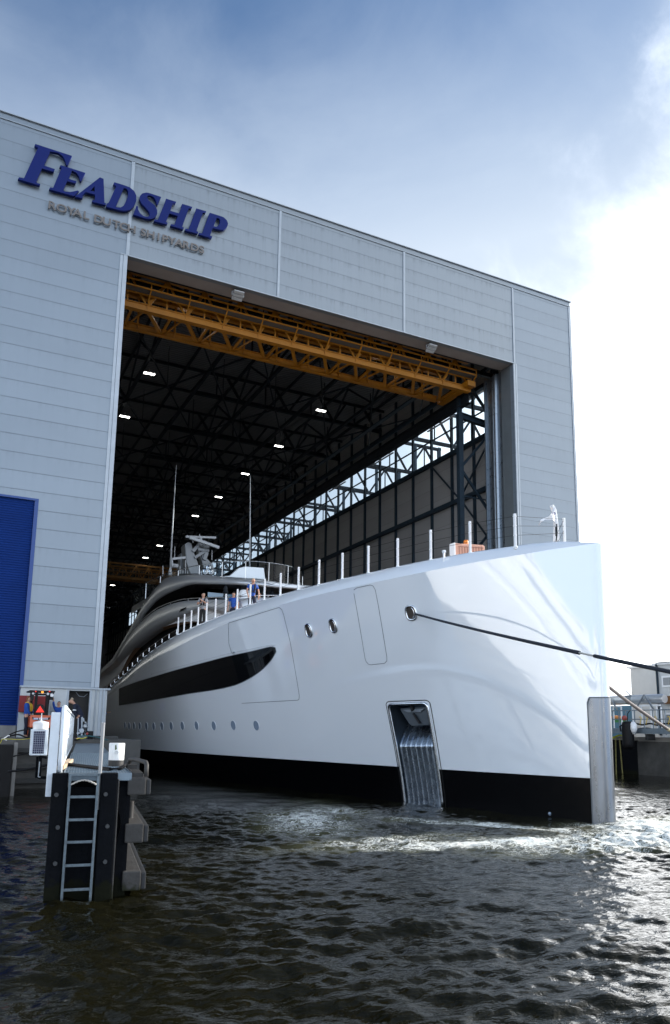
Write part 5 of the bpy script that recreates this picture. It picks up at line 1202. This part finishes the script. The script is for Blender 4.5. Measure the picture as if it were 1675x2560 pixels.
# big cylinder fender hanging on the walkway
p0=xq(1574,1803,-1.5);p1=xq(1572,1872,-1.5);rf=abs(float((xq(1560,1840,-1.5)-xq(1587,1840,-1.5))[1]))*.42
hgt=float(p0[2]-p1[2]);b=MB();c=np.array([p1[0],p1[1],p1[2]])
prof=[(rf*.2,0),(rf*.7,.04),(rf*.95,.14),(rf,.3),(rf,hgt-.22),(rf*.9,hgt-.08),(rf*.55,hgt-.01),(rf*.2,hgt)]
FN=thing('hanging_fender',tuple(c),'big black cylinder fender hanging from the walkway on the right','fender')
b.lathe(c,prof,24);b.build('fender_body',M_BLACK,FN,autosm=.9)
b=MB();b.tube([c+[0,0,hgt],c+[.05,0,hgt+.45],c+[.3,.02,zr_-c[2]]],.025,6);b.tube([c+[-rf*.5,rf*.5,hgt-.2],c+[-rf*.9,rf*.9,hgt-.3],c+[-rf*.8,rf*.8,hgt-.6]],.05,6);b.build('fender_rope',M_BLACK,FN)
b=MB();b.lathe(c+np.array([.1,-rf*.95,hgt-.45]),[(.1,-.3),(.22,0),(.2,.3),(.08,.42)],12);fo2=b.build('bundled_sheet',M_WHITE,smooth=True);tag(fo2,'white bundled sheet squeezed behind the black hanging fender','sheet')
b=MB();b.lathe(xq(1561,1795,-1.0),[(.0,.16),(.13,.1),(.16,0),(.13,-.12),(.0,-.16)],14,cap=False);o=b.build('red_buoy',mat('dull_red',(.30,.06,.05),.5),smooth=True);tag(o,'dull red ball hanging just left of the black fender top','buoy')
# silver pipe
PI=thing('silver_pipe',tuple(xq(1600,1749,.6)),'thick silver pipe held by clamps above the right walkway','pipe')
rp_=abs(float(xq(1600,1737,.6)[2]-xq(1600,1761,.6)[2]))/2;pz=float(xq(1600,1749,.6)[2]);y1=float(xq(1662,1749,.6)[1])
b=MB();b.tube([(XW+.6,y1,pz),(XW+.6,y1+.12,pz),(XW+.6,6,pz)],[rp_*.86,rp_,rp_],28);b.build('pipe_body',mat('brushed_aluminium',(.62,.64,.66),.3,.75,noise=.05),PI,autosm=.5)
yc=float(xq(1577,1749,.6)[1]);b=MB();b.tube([(XW+.6,yc-.25,pz),(XW+.6,yc+.2,pz)],rp_*1.06,28);b.bar((XW+.6,yc,pz+rp_),(XW+.3,yc+.1,pz+rp_+.3),.06);b.build('clamp',M_GALV,PI,autosm=.5)
for xx in (1623,1535):
    p=xq(xx,1749,.6);b=MB();b.bar((XW+.2,p[1],pz+rp_*.9),(XW+.1,p[1]-.7,pz-rp_-.3),.07);b.bar((XW+.2,p[1],pz+rp_*.9),(XW+.1,p[1]+.6,pz-rp_-.3),.07);b.build('pipe_brace',M_GALV,PI)
b=MB()
for xx,yt in ((1581,1766),(1603,1764),(1626,1764),(1641,1762),(1652,1768),(1533,1768),(1553,1766)):
    p=xq(xx,yt,.2);b.bar((XW+.2,p[1],zb),(XW+.2,p[1],p[2]),.07)
p=xq(1581,1765,.2);q_=xq(1650,1762,.2);b.bar((XW+.2,p[1],p[2]),(XW+.2,q_[1],p[2]),.1);p=xq(1533,1766,.2);q_=xq(1553,1766,.2);b.bar((XW+.2,p[1],p[2]),(XW+.2,q_[1],p[2]),.1);b.build('pipe_stand',M_WHITE,PI)
# site offices
def office(xl,xr,ytop,dx,label,win=None,z0=2.2,name='site_office',two=True):
    pl=xq(xl,1700,dx);pr_=xq(xr,1700,dx);zt=float(xq((xl+min(xr,1675))/2,ytop,dx)[2])
    T=thing(name,(XW+dx,float((pl[1]+pr_[1])/2),2.2),label,'site office')
    b=MB();b.box((XW+dx,float(pr_[1]),z0),(XW+dx+5,float(pl[1]),zt));b.build('wall',mat('office_panel',(.55,.56,.56),.6,noise=.04),T)
    b=MB();b.box((XW+dx-.12,float(pr_[1])-.1,zt),(XW+dx+5.1,float(pl[1])+.25,zt+.14));b.build('roof_edge',M_WHITE,T)
    for w in (win or []):
        a=xq(w[0],w[1],dx-.04);c=xq(w[2],w[3],dx-.04)
        b=MB();b.box((XW+dx-.06,float(c[1]),float(c[2])),(XW+dx-.003,float(a[1]),float(a[2])));o=b.build('window',M_WHITE,T)
        b=MB();b.box((XW+dx-.08,float(c[1])+.12,float(c[2])+.12),(XW+dx-.061,float(a[1])-.12,float(a[2])-.12));b.build('pane',mat('grey_pane',(.26,.27,.28),.15,coat=.4) if 'grey_pane' not in bpy.data.materials else bpy.data.materials['grey_pane'],o)
    return T
OA=office(1577,1641,1669,4.0,'pale two storey site office just right of the yacht stem')
OB=office(1643,1800,1662,2.6,'white two storey site office with grey windows at the right edge',[(1654,1690,1700,1716),(1660,1782,1700,1812)])
p=xq(1642,1660,2.5);b=MB();b.tube([(XW+2.5,p[1]+.05,p[2]),(XW+2.5,p[1]+.02,4.7),(XW+2.5,p[1],2.3)],.07,8);b.build('downpipe',M_STEEL,OB)
b=MB();z=float(xq(1660,1748.5,2.5)[2]);b.box((XW+2.5,float(xq(1800,1700,2.5)[1]),z-.2),(XW+2.58,float(xq(1655,1700,2.5)[1]),z+.2));b.box((XW+2.44,float(xq(1800,1700,2.5)[1]),z-.28),(XW+2.49,float(xq(1655,1700,2.5)[1]),z-.2));b.build('timber_band',mat('brown_timber',(.2,.09,.03),.7),OB)
b=MB();z=float(xq(1650,1656,2.4)[2]);b.tube([(XW+2.4,float(xq(1642,1700,2.4)[1]),z),(XW+2.4,float(xq(1800,1700,2.4)[1]),z)],.03,6);b.build('roof_rail',M_GALV,OB)
b=MB();pl=xq(1530,1700,5);pr_=xq(1583,1700,5);b.box((XW+5.2,float(pr_[1])-1,2.2),(XW+8,float(pl[1])+3,float(xq(1560,1764,5.2)[2])));o=b.build('blue_container',mat('steel_blue',(.06,.17,.27),.6,noise=.08),bevel=.02);tag(o,'steel blue container behind the walkway railing next to the yacht stem','container')
b=MB()
for (x0_,y0_,x1_,y1_) in ((1533,1801,1549,1807),): b.box((XW+.5,float(xq(x1_,1800,.5)[1]),float(xq(x1_,1806,.5)[2])),(XW+1.2,float(xq(x0_,1800,.5)[1]),float(xq(x0_,1797,.5)[2])))
o=b.build('green_crate',mat('green_plastic',(.04,.22,.06),.5),bevel=.02);tag(o,'green crate on the walkway behind the white door frame','crate')
b=MB();p=xq(1541,1794,.8);b.lathe(p,[(.05,.14),(.28,.1),(.34,0),(.2,-.12)],12);o=b.build('orange_float',mat('orange_float',(.75,.28,.08),.6),smooth=True);tag(o,'orange bundle lying on top of the green crate','float')
for i,xx in enumerate((1601,1616,1638,1672)):
    p=xq(xx,1798,-.9);b=MB();b.tube([p+np.array([0,.08,.1]),p+np.array([0,.0,.16]),p+np.array([0,-.08,.08]),p+np.array([0,0,-.12]),p+np.array([0,.05,-.3])],.022,6);o=b.build('cable_hook',mat('hook_yellow',(.65,.45,.04),.5) if 'hook_yellow' not in bpy.data.materials else bpy.data.materials['hook_yellow'],smooth=True)
    tag(o,'yellow S-shaped cable hook, '+('nearest the black fender','second from the black fender','third from the black fender','at the right picture edge')[i]+', on the walkway rail','hook','yellow hooks on the walkway rail')
cable([xq(x_,y_,-.8) for x_,y_ in ((1588,1808),(1605,1812),(1625,1809),(1645,1813),(1665,1809),(1700,1812))],.05,M_BLACK,'cable_bundle','black cable bundle sagging along the right walkway railing','cable')
cable([xq(x_,y_,-.6) for x_,y_ in ((1592,1822),(1615,1820),(1640,1823),(1668,1821),(1700,1823))],.035,M_BLACK,'cable_bundle','black cables lying on the right walkway floor','cable')
# ------------------------------------------------------------------ people
def skin(name,chains,m,parent=None,sub=1,root=0):
    """chains: list of [(x,y,z,r),...]; the first point of a chain joins a point already there"""
    vs=[];es=[];rs=[];key={}
    def vid(p):
        k=(round(p[0],4),round(p[1],4),round(p[2],4))
        if k not in key: key[k]=len(vs);vs.append(p[:3]);rs.append(p[3])
        return key[k]
    for c in chains:
        ids=[vid(p) for p in c]
        for a,b_ in zip(ids[:-1],ids[1:]):
            if a!=b_: es.append((a,b_))
    me=bpy.data.meshes.new(name);me.from_pydata(vs,es,[]);o=bpy.data.objects.new(name,me);SC.collection.objects.link(o)
    md=o.modifiers.new('skin','SKIN');md.use_smooth_shade=True
    for i,sv in enumerate(me.skin_vertices[0].data): sv.radius=(rs[i],rs[i]);sv.use_root=(i==0)
    if sub: sb=o.modifiers.new('sub','SUBSURF');sb.levels=sub;sb.render_levels=sub
    bpy.context.view_layer.update();ev=o.evaluated_get(bpy.context.evaluated_depsgraph_get());m2=bpy.data.meshes.new_from_object(ev)
    bpy.data.objects.remove(o);m2.materials.clear();m2.materials.append(m);m2.name=name
    m2.polygons.foreach_set('use_smooth',[True]*len(m2.polygons))
    n=bpy.data.objects.new(name,m2);SC.collection.objects.link(n);return n
SKIN=mat('skin_tone',(.48,.27,.19),.55)
def cloth(name,c): return mat(name,c,.85,noise=.15,nscale=12)
C_POLO=cloth('royal_blue_cloth',(.012,.07,.34));C_NAVY=cloth('navy_cloth',(.008,.012,.03));C_GREY=cloth('grey_cloth',(.30,.31,.33));C_VEST=cloth('black_vest',(.012,.012,.014));C_YEL=cloth('yellow_vest',(.62,.40,.03));C_HAIRD=cloth('dark_hair',(.02,.014,.01));C_HAIRR=cloth('reddish_hair',(.22,.09,.035));C_HAIRG=cloth('grey_blond_hair',(.34,.27,.19));C_REFL=cloth('reflective_band',(.7,.72,.74));C_SHOE=cloth('dark_shoe',(.01,.01,.01))
def person(loc,rz,label,h=1.78,lean=0.,arms=None,legs=None,shirt=C_POLO,trouser=C_NAVY,hair=C_HAIRD,sleeve='short',vest=None,head_down=.0,bands=False,long_hair=False):
    P=thing('person',tuple(loc),label,'person')
    k=h/1.78
    def T(x,y,z):   # lean bends the trunk forward about the hips
        if z>.95:
            dy,dz=y,z-.95;y=dy*math.cos(lean)+dz*math.sin(lean);z=.95+dz*math.cos(lean)-dy*math.sin(lean)
        return (x*k,y*k,z*k)
    def Q(x,y,z,r): return T(x,y,z)+(r*k,)
    arms=arms or {-1:((-.27,-.02,1.14),(-.27,.08,.90)),1:((.27,-.02,1.14),(.27,.08,.90))}
    legs=legs or {-1:((-.10,.03,.5),(-.10,0,.09)),1:((.10,.03,.5),(.10,0,.09))}
    pel=Q(0,0,.951,.125);ch=[pel,Q(0,0,1.10,.115),Q(0,.0,1.28,.135),Q(0,0,1.40,.12),Q(0,.01,1.49,.055)]
    hd=[ch[-1],Q(0,.025+head_down*.3,1.565,.07),Q(0,.035+head_down,1.64,.088),Q(0,.03+head_down*1.3,1.715,.07)]
    body=[ch,hd,[hd[2],Q(0,.125+head_down,1.632,.017)]]
    body+= [[hd[2],Q(s*.09,.03+head_down,1.64,.018)] for s in (-1,1)]
    sh={};
    for s in (-1,1):
        e,w=arms[s];S0=Q(s*.17,0,1.41,.065);E0=Q(*e,.043);W0=Q(*w,.03)
        ev=np.array(W0[:3])-np.array(E0[:3]);ev/=np.linalg.norm(ev)+1e-9
        Pm=tuple(np.array(W0[:3])+ev*.07*k)+(.032*k,)
        body.append([ch[3],S0,E0,W0,Pm]);side=np.cross(ev,np.array([0,1,.2]));side/=np.linalg.norm(side)+1e-9
        for j,(o_,L_) in enumerate(((-.027,.075),(-.009,.085),(.009,.082),(.026,.065))):
            b0=np.array(Pm[:3])+ev*.03*k+side*o_*k;b1=b0+ev*L_*.5*k+np.array([0,.012*k,0]);b2=b0+ev*L_*k+np.array([0,.03*k,-.005]);body.append([Pm,tuple(b0)+(.010*k,),tuple(b1)+(.009*k,),tuple(b2)+(.008*k,)])
        th=np.array(W0[:3])+ev*.03*k-side*.035*k+np.array([0,.02*k,0]);body.append([Pm,tuple(th)+(.011*k,),tuple(th+ev*.04*k+np.array([0,.02*k,0]))+(.009*k,)])
        sh[s]=(S0,E0,W0)
        kn,an=legs[s];H0=Q(s*.085,0,.90,.09);K0=Q(*kn,.058);A0_=Q(*an,.042);T0=(A0_[0]*1.05,A0_[1]+.16*k,A0_[2]-.045*k,.036*k)
        body.append([pel,H0,K0,A0_,T0]);sh[(s,'l')]=(H0,K0,A0_,T0)
    objs=[skin('body',body,SKIN)]
    g=1.16
    G=lambda p,f=g,a=.008:(p[0],p[1],p[2],p[3]*f+a*k)
    tr=[]
    pe2=Q(0,0,.952,.14)
    for s in (-1,1):
        H0,K0,A0_,T0=sh[(s,'l')];tr.append([pe2,G(H0),G(K0,1.25,.012),(A0_[0],A0_[1],A0_[2]+.03*k,A0_[3]*1.3+.012*k)])
    tr.append([pe2,Q(0,0,1.02,.135)]);objs.append(skin('trousers',tr,trouser))
    st=[[Q(0,0,.90,.13),Q(0,0,.98,.158),Q(0,0,1.10,.15),Q(0,0,1.28,.160),Q(0,0,1.40,.138),Q(0,.005,1.465,.07)]]
    for s in (-1,1):
        S0,E0,W0=sh[s]
        if sleeve=='short': mid_=tuple(np.array(S0[:3])*.35+np.array(E0[:3])*.65)+(.06*k,);st.append([st[0][4],G(S0),mid_])
        else: st.append([st[0][4],G(S0),G(E0,1.25,.01),(W0[0],W0[1],W0[2],W0[3]*1.3+.006)])
    objs.append(skin('shirt',st,shirt))
    for s in (-1,1):
        A0_,T0=sh[(s,'l')][2:];objs.append(skin('shoe',[[(A0_[0],A0_[1],A0_[2]+.02*k,.052*k),(A0_[0],A0_[1]-.02*k,A0_[2]-.035*k,.05*k),(T0[0],T0[1]+.02*k,T0[2],.042*k)]],C_SHOE))
    hp=[[Q(0,.0+head_down*1.2,1.74,.075),Q(0,-.03+head_down,1.70,.085),Q(0,-.045+head_down,1.63,.07)]]
    if long_hair: hp[0].append(Q(0,-.07,1.54,.055))
    objs.append(skin('hair',hp,hair))
    for s in (-1,1):
        b=MB();c=T(s*.032,.118+head_down,1.655);b.lathe(c,[(.0,-.011),(.010,-.005),(.011,0),(.010,.005),(0,.011)],8,cap=False);objs.append(b.build('eye',C_HAIRD,smooth=True))
    b=MB();c=T(0,.110+head_down,1.592);b.box((c[0]-.024,c[1]-.01,c[2]-.006),(c[0]+.024,c[1]+.006,c[2]+.006));objs.append(b.build('mouth',mat('lip_tone',(.3,.1,.08),.6) if 'lip_tone' not in bpy.data.materials else bpy.data.materials['lip_tone']))
    if vest:
        vm,kind=vest;vc=[]
        for s in (-1,1): vc.append([Q(s*.02,-.11,1.46,.035),Q(s*.095,.0,1.50,.04),Q(s*.095,.135,1.38,.045),Q(s*.07,.155,1.22,.045),Q(s*.05,.15,1.10,.035)])
        for c_ in vc: objs.append(skin('life_vest',[c_],vm))
        if kind=='belt': b=MB();pts=[T(.165*math.cos(a),.15*math.sin(a),1.12) for a in np.linspace(0,2*math.pi,17)];b.tube(pts,.018,6,cap=False);objs.append(b.build('vest_belt',vm,smooth=True))
    if bands:
        for z_ in (1.36,):
            pass
        for s in (-1,1):
            S0,E0,W0=sh[s];c0=np.array(S0[:3])*.45+np.array(E0[:3])*.55;c1=np.array(S0[:3])*.3+np.array(E0[:3])*.7;b=MB();b.tube([tuple(c0),tuple(c1)],.068*k,10);objs.append(b.build('sleeve_band',C_REFL,smooth=True))
            K0,A0_=sh[(s,'l')][1:3];c0=np.array(K0[:3])*.55+np.array(A0_[:3])*.45;c1=np.array(K0[:3])*.45+np.array(A0_[:3])*.55;b=MB();b.tube([tuple(c0),tuple(c1)],.078*k,10);objs.append(b.build('leg_band',C_REFL,smooth=True))
    for o in objs: o.parent=P
    P.rotation_euler=(0,0,rz);return P
def p_on(qhead,X=None,Y=None,h=1.78):
    p=onX(qhead,X) if X is not None else onY(qhead,Y);return (p[0],p[1],p[2]-h*1.002)
_,u_,pc_=on_cap(622)
person(p_on((632,1444.5),X=pc_[0]+.75),R(168),'man in bright blue polo striding along the yacht foredeck behind the rail posts',lean=.16,head_down=.04,vest=(C_VEST,'belt'),hair=C_HAIRG,
  arms={-1:((-.30,-.10,1.16),(-.29,.02,.93)),1:((.27,.10,1.17),(.22,.24,.98))},legs={-1:((-.11,.22,.53),(-.11,.20,.10)),1:((.10,.02,.5),(.10,-.32,.16))})
_,u_,pc_=on_cap(515)
person(p_on((509,1482),X=pc_[0]+.6),R(150),'bald man in grey shirt and black life vest standing with a hand at his chest',h=1.8,shirt=C_GREY,hair=C_HAIRG,vest=(C_VEST,'belt'),
  arms={-1:((-.26,.10,1.16),(-.05,.27,1.30)),1:((.27,.12,1.16),(.10,.26,1.20))},trouser=C_VEST)
person(p_on((585,1478),Y=SY0+21.7),R(150),'person in blue shirt on the bridge deck, left of the striding man',h=1.75)
person(p_on((649,1479),Y=SY0+21.7),R(150),'person in dark blue top on the bridge deck, right of the striding man',h=1.75,shirt=C_NAVY)
gl=onZ((63,1845.5),QZ)
person((gl[0],gl[1],QZ),R(-112),'woman with reddish hair in blue sweater and yellow life vest beside the forklift',h=1.72,shirt=C_POLO,sleeve='long',hair=C_HAIRR,vest=(C_YEL,'x'),long_hair=True,head_down=.03,
  arms={-1:((-.24,.10,1.15),(-.16,.25,1.05)),1:((.25,.06,1.14),(.22,.2,.98))})
g2_=onY((148,1752),-.95)
person((g2_[0],g2_[1],QZ),R(160),'dark-haired man in blue raising one arm between forklift and white railing',h=g2_[2]-QZ,sleeve='long',arms={1:((.22,.06,1.52),(.24,.10,1.76)),-1:((-.26,-.02,1.14),(-.26,.08,.90))})
g3=onY((197,1746),-4.0)
person((g3[0]+.12,g3[1],1.8),R(75),'man in dark jacket with reflective bands leaning over the far end of the white railing',h=1.8,sleeve='long',shirt=C_NAVY,lean=.5,head_down=.05,hair=C_HAIRG,bands=True,
  arms={-1:((-.22,.15,1.15),(-.14,.12,.92)),1:((.22,.15,1.15),(.14,.12,.92))})
g4=onY((253,1763),8)
person((g4[0],8,QZ),R(-100),'dim figure in dark blue standing inside the hall beside the door edge',h=1.75,sleeve='long',arms={1:((.24,.12,1.2),(.20,.34,1.28)),-1:((-.26,-.02,1.14),(-.26,.08,.90))})
# ------------------------------------------------------------------ forklift seen from behind
YF=-3.0
def fz(x,y,dy=0): return onY((x/5.56,1680+y/5.56),YF+dy)
fc=fz(580,900);FK=thing('forklift',(fc[0],YF+.8,QZ),'orange forklift truck seen from behind with red warning triangle','forklift')
M_ORF=mat('orange_forklift_paint',(.55,.085,.012),.35,coat=.4,noise=.05);M_FBL=mat('black_forklift_frame',(.008,.008,.009),.5,spec=.3)
xl,xr=float(fz(412,700)[0]),float(fz(750,700)[0]);zt_=float(fz(580,600)[2]);zb_=float(fz(580,775)[2]);cxf=(xl+xr)/2
b=MB();b.prism([(xl,YF,zb_),(xr,YF,zb_),(xr,YF,zt_-.06),(xr-.06,YF,zt_),(xl+.06,YF,zt_),(xl,YF,zt_-.06)],(0,.75,0));b.build('counterweight',M_ORF,FK,bevel=.035)
b=MB();b.prism([tuple(fz(x,y,-.012)) for x,y in ((440,625),(500,640),(660,640),(705,622),(690,660),(640,672),(520,674),(462,662))],(0,.011,0));b.build('grille',M_FBL,FK)
b=MB();b.prism([tuple(fz(x,y,-.02)) for x,y in ((465,636),(532,636),(532,662),(465,662))],(0,.006,0));b.build('name_plate',mat('blue_white_plate',(.25,.32,.5),.5),FK)
b=MB();b.prism([tuple(fz(x,y,-.02)) for x,y in ((542,636),(665,636),(665,662),(542,662))],(0,.006,0));b.build('name_plate',mat('white_plate',(.62,.60,.62),.5),FK)
for xx in (478,492,508,522): b=MB();b.box(tuple(fz(xx-4,657,-.023)),tuple(fz(xx+4,641,-.021)));b.build('plate_mark',M_WHITE,FK)
for xx in (560,578,596,614,632,648): b=MB();b.box(tuple(fz(xx-5,656,-.023)),tuple(fz(xx+5,643,-.021)));b.build('plate_mark',mat('plate_print',(.3,.12,.3),.5) if 'plate_print' not in bpy.data.materials else bpy.data.materials['plate_print'],FK)
b=MB();b.box((xl+.02,YF+.02,zb_-.12),(xr-.02,YF+1.7,zb_-.003));b.box((xl+.05,YF+.76,zb_),(xr-.05,YF+1.6,zt_-.1));b.build('chassis',M_FBL,FK)
for x0,x1 in ((xl+.0,xl+.2),(xr-.2,xr)):
    for yy in (.35,1.5):
        b=MB();b.lathe((x0,YF+yy,QZ+.24),[(.15,0),(.235,.02),(.24,.05),(.24,.16),(.235,.18),(.15,.2)],22,axis='x');w=b.build('wheel',M_BLACK,FK,autosm=.6)
        b=MB();b.lathe((x0-.003,YF+yy,QZ+.24),[(.13,0),(.13,.2)],14,axis='x');b.build('rim',M_ORF,w)
gt_=float(fz(580,255)[2]);gx0,gx1=float(fz(418,280)[0]),float(fz(765,280)[0])
b=MB()
for x in (float(fz(505,450)[0]),float(fz(660,450)[0])): b.bar((x,YF+.25,zt_-.02),(x,YF+.15,gt_),.10,.12)
for x in (gx0+.14,gx1-.10): b.bar((x,YF+1.35,zt_-.1),(x,YF+1.1,gt_),.07)
b.box((gx0,YF+.1,gt_-.06),(gx1,YF+.16,gt_));b.box((gx0,YF+1.4,gt_-.06),(gx1,YF+1.46,gt_))
for i in range(6): x=gx0+(gx1-gx0)*i/5;b.bar((x,YF+.13,gt_-.03),(x,YF+1.43,gt_-.03),.04)
b.bar((gx0+.02,YF+.13,gt_-.03),(gx0+.10,YF+.13,gt_-.25),.05);b.bar((gx1-.02,YF+.13,gt_-.03),(gx1-.10,YF+.13,gt_-.25),.05);b.build('overhead_guard',M_FBL,FK)
b=MB();b.prism([tuple(fz(x,y,.1)) for x,y in ((495,600),(500,500),(520,455),(560,445),(600,455),(622,480),(628,600))],(0,.4,0));b.build('seat',M_FBL,FK,bevel=.02)
b=MB();b.prism([tuple(fz(x,y,.085)) for x,y in ((558,470),(615,560),(497,560))],(0,.012,0));b.build('warning_triangle',mat('red_reflector',(.75,.02,.012),.35,emit=(1,.03,.01),es=.35),FK)
for (x,y,r,mm_,nm) in ((590,280,.05,mat('amber_beacon',(.9,.3,.02),.3,emit=(1,.35,.03),es=.6),'beacon'),(665,305,.06,M_LAMPB,'work_light'),(722,325,.07,M_WHITE,'work_light'),(460,300,.05,M_LAMPB,'work_light'),(498,270,.028,bpy.data.materials['red_reflector'],'tail_light'),(690,270,.028,bpy.data.materials['red_reflector'],'tail_light')):
    b=MB();c=fz(x,y,.02);b.lathe(c,[(r*.6,.06),(r,.03),(r,-.0),(r*.8,-.03)][::-1],14,axis='y');b.build(nm,mm_,FK,smooth=False,autosm=.6)
for x in (450,720): b=MB();c=fz(x,355,.04);b.box((c[0]-.08,c[1],c[2]-.1),(c[0]+.06,c[1]+.03,c[2]+.12));b.build('side_mirror',M_FBL,FK,bevel=.015)
b=MB();
for x in (cxf-.3,cxf+.3): b.bar((x,YF+1.75,QZ+.1),(x,YF+1.75,gt_+.05),.09,.12)
for z in (2.3,3.0,gt_-.1): b.bar((cxf-.3,YF+1.75,z),(cxf+.3,YF+1.75,z),.07)
for x in (cxf-.28,cxf+.28): b.bar((x,YF+1.85,QZ+.1),(x,YF+2.9,QZ+.08),.1,.04)
b.build('mast_and_forks',M_FBL,FK)
b=MB();b.tube([fz(700,400,.9),fz(705,590,.9)],.012,5);b.tube([fz(722,400,.9),fz(722,590,.9)],.012,5);c=fz(705,530,.8);b.lathe(c,[(.14,-.01),(.14,.01)],16);b.build('steering_and_levers',M_GALV,FK)
# pump cart, hose and box at the jetty head
c=fz(1150,900,-2.2);PC=thing('pump_cart',tuple(c),'small grey pump cart with round gauge and hoses at the far end of the jetty','pump cart')
b=MB();b.bar(fz(1135,905,-2.2),fz(1140,625,-2.2),.05);b.bar(fz(1190,905,-2.2),fz(1160,640,-2.2),.04);b.bar(fz(1075,900,-2.2),fz(1260,900,-2.2),.05);b.bar(fz(1080,880,-2.2),fz(1088,640,-2.2),.03);b.build('cart_frame',M_TRIM,PC)
b=MB();b.lathe(fz(1135,815,-2.26),[(.085,-.03),(.105,0),(.085,.03)],20,axis='y');b.build('gauge',M_GALV,PC,autosm=.6)
b=MB();b.lathe(fz(1190,750,-2.3),[(.05,-.1),(.09,-.05),(.09,.05),(.05,.1)],14);b.tube([fz(1165,740,-2.3),fz(1220,765,-2.3)],.035,8);b.tube([fz(1190,710,-2.3),fz(1190,690,-2.3)],.05,8);b.build('valve',M_GALV,PC)
b=MB();b.tube([fz(x,y,-2.3) for x,y in ((1160,690),(1175,760),(1180,830),(1205,870),(1220,890))],.02,6);b.build('cart_hose',M_BLACK,PC)
b=MB();b.lathe(fz(1212,858,-2.35),[(.02,-.05),(.05,0),(.02,.05)],10);b.build('red_handle',bpy.data.materials['dull_red'],PC)
b=MB();p0=fz(1228,820,-2.3);p1=fz(1292,935,-2.3);b.box((p0[0],p0[1],p1[2]),(p1[0],p0[1]+.35,p0[2]));o=b.build('black_box',M_BLACK,bevel=.02);tag(o,'black box on the quay right of the pump cart','box')
cable([fz(x,y,-2.6) for x,y in ((1065,930),(1100,922),(1140,925),(1180,915),(1210,905))],.015,bpy.data.materials['yellow_line'],'yellow_hose','yellow hose lying in front of the pump cart','hose')
cable([fz(x,y,-2.4) for x,y in ((1080,895),(1200,888),(1320,900),(1420,925),(1500,945))],.025,mat('teal_hose',(.02,.09,.10),.5),'teal_hose','teal hose along the quay edge right of the pump cart','hose')
cable([fz(x,y,-2.1) for x,y in ((100,900),(250,870),(340,900),(450,930),(600,905),(760,940))],.03,M_BLACK,'ground_cable','black cable across the quay in front of the forklift','cable')
b=MB();p0=onY((292,1836),-3.7);b.box((p0[0]-.9,-3.98,QZ),(p0[0],-3.4,QZ+.14));o=b.build('kerb_block',M_CONCD,bevel=.02);tag(o,'low dark kerb block at the quay corner beside the yacht','kerb block')
# ------------------------------------------------------------------ neighbour yacht left of the viewpoint (shows as a pale reflection in the glossy hull)
NX=-27.0
NY=thing('moored_yacht',(NX,-24,0),'white sunlit motor yacht moored further left, seen only mirrored in the big hull','yacht')
b=MB();rows=[]
for t_ in np.linspace(0,1,40):
    y=-46+t_*36;w=3.6*min(1,((1-t_)*3.2))**.6;w=max(w,.05);zt=4.3+1.5*t_**2
    rows.append([(NX+w*f,y,z) for f,z in ((.82,-.8),(.9,.5),(.97,zt*.6),(1,zt))])
b.grid(rows);b.grid([[(2*NX-x,y,z) for x,y,z in r] for r in rows]);b.grid([[(NX-abs(r[-1][0]-NX),r[-1][1],r[-1][2]),(r[-1][0],r[-1][1],r[-1][2])] for r in rows]);b.build('hull',M_WHITE,NY,smooth=False,autosm=.6)
for z0,z1,y0,y1,w in ((4.5,6.6,-44,-19,3.0),(6.6,8.6,-42,-24,2.5),(8.6,9.9,-38,-29,1.8)):
    b=MB();b.prism([(NX-w,y0,z0),(NX+w,y0,z0),(NX+w,y1,z0),(NX+w*.6,y1+1.8,z0),(NX-w*.6,y1+1.8,z0),(NX-w,y1,z0)],(0,0,z1-z0));b.build('deckhouse',M_WHITE,NY,bevel=.12)
    b=MB();b.box((NX+w+.01,y0+3,z0+1.0),(NX+w+.04,y0+12,z1-.5));b.build('window_band',mat('grey_window_band',(.25,.28,.31),.2) if 'grey_window_band' not in bpy.data.materials else bpy.data.materials['grey_window_band'],NY)
b=MB();pts=[(NX+r[-1][0]*0+ (r[-1][0]-NX),r[-1][1],r[-1][2]+.95) for r in rows[18:]];b.tube(pts,.03,6)
for p in pts[::2]: b.bar((p[0],p[1],p[2]-.95),p,.03)
b.build('bow_rail',M_CHROME,NY)
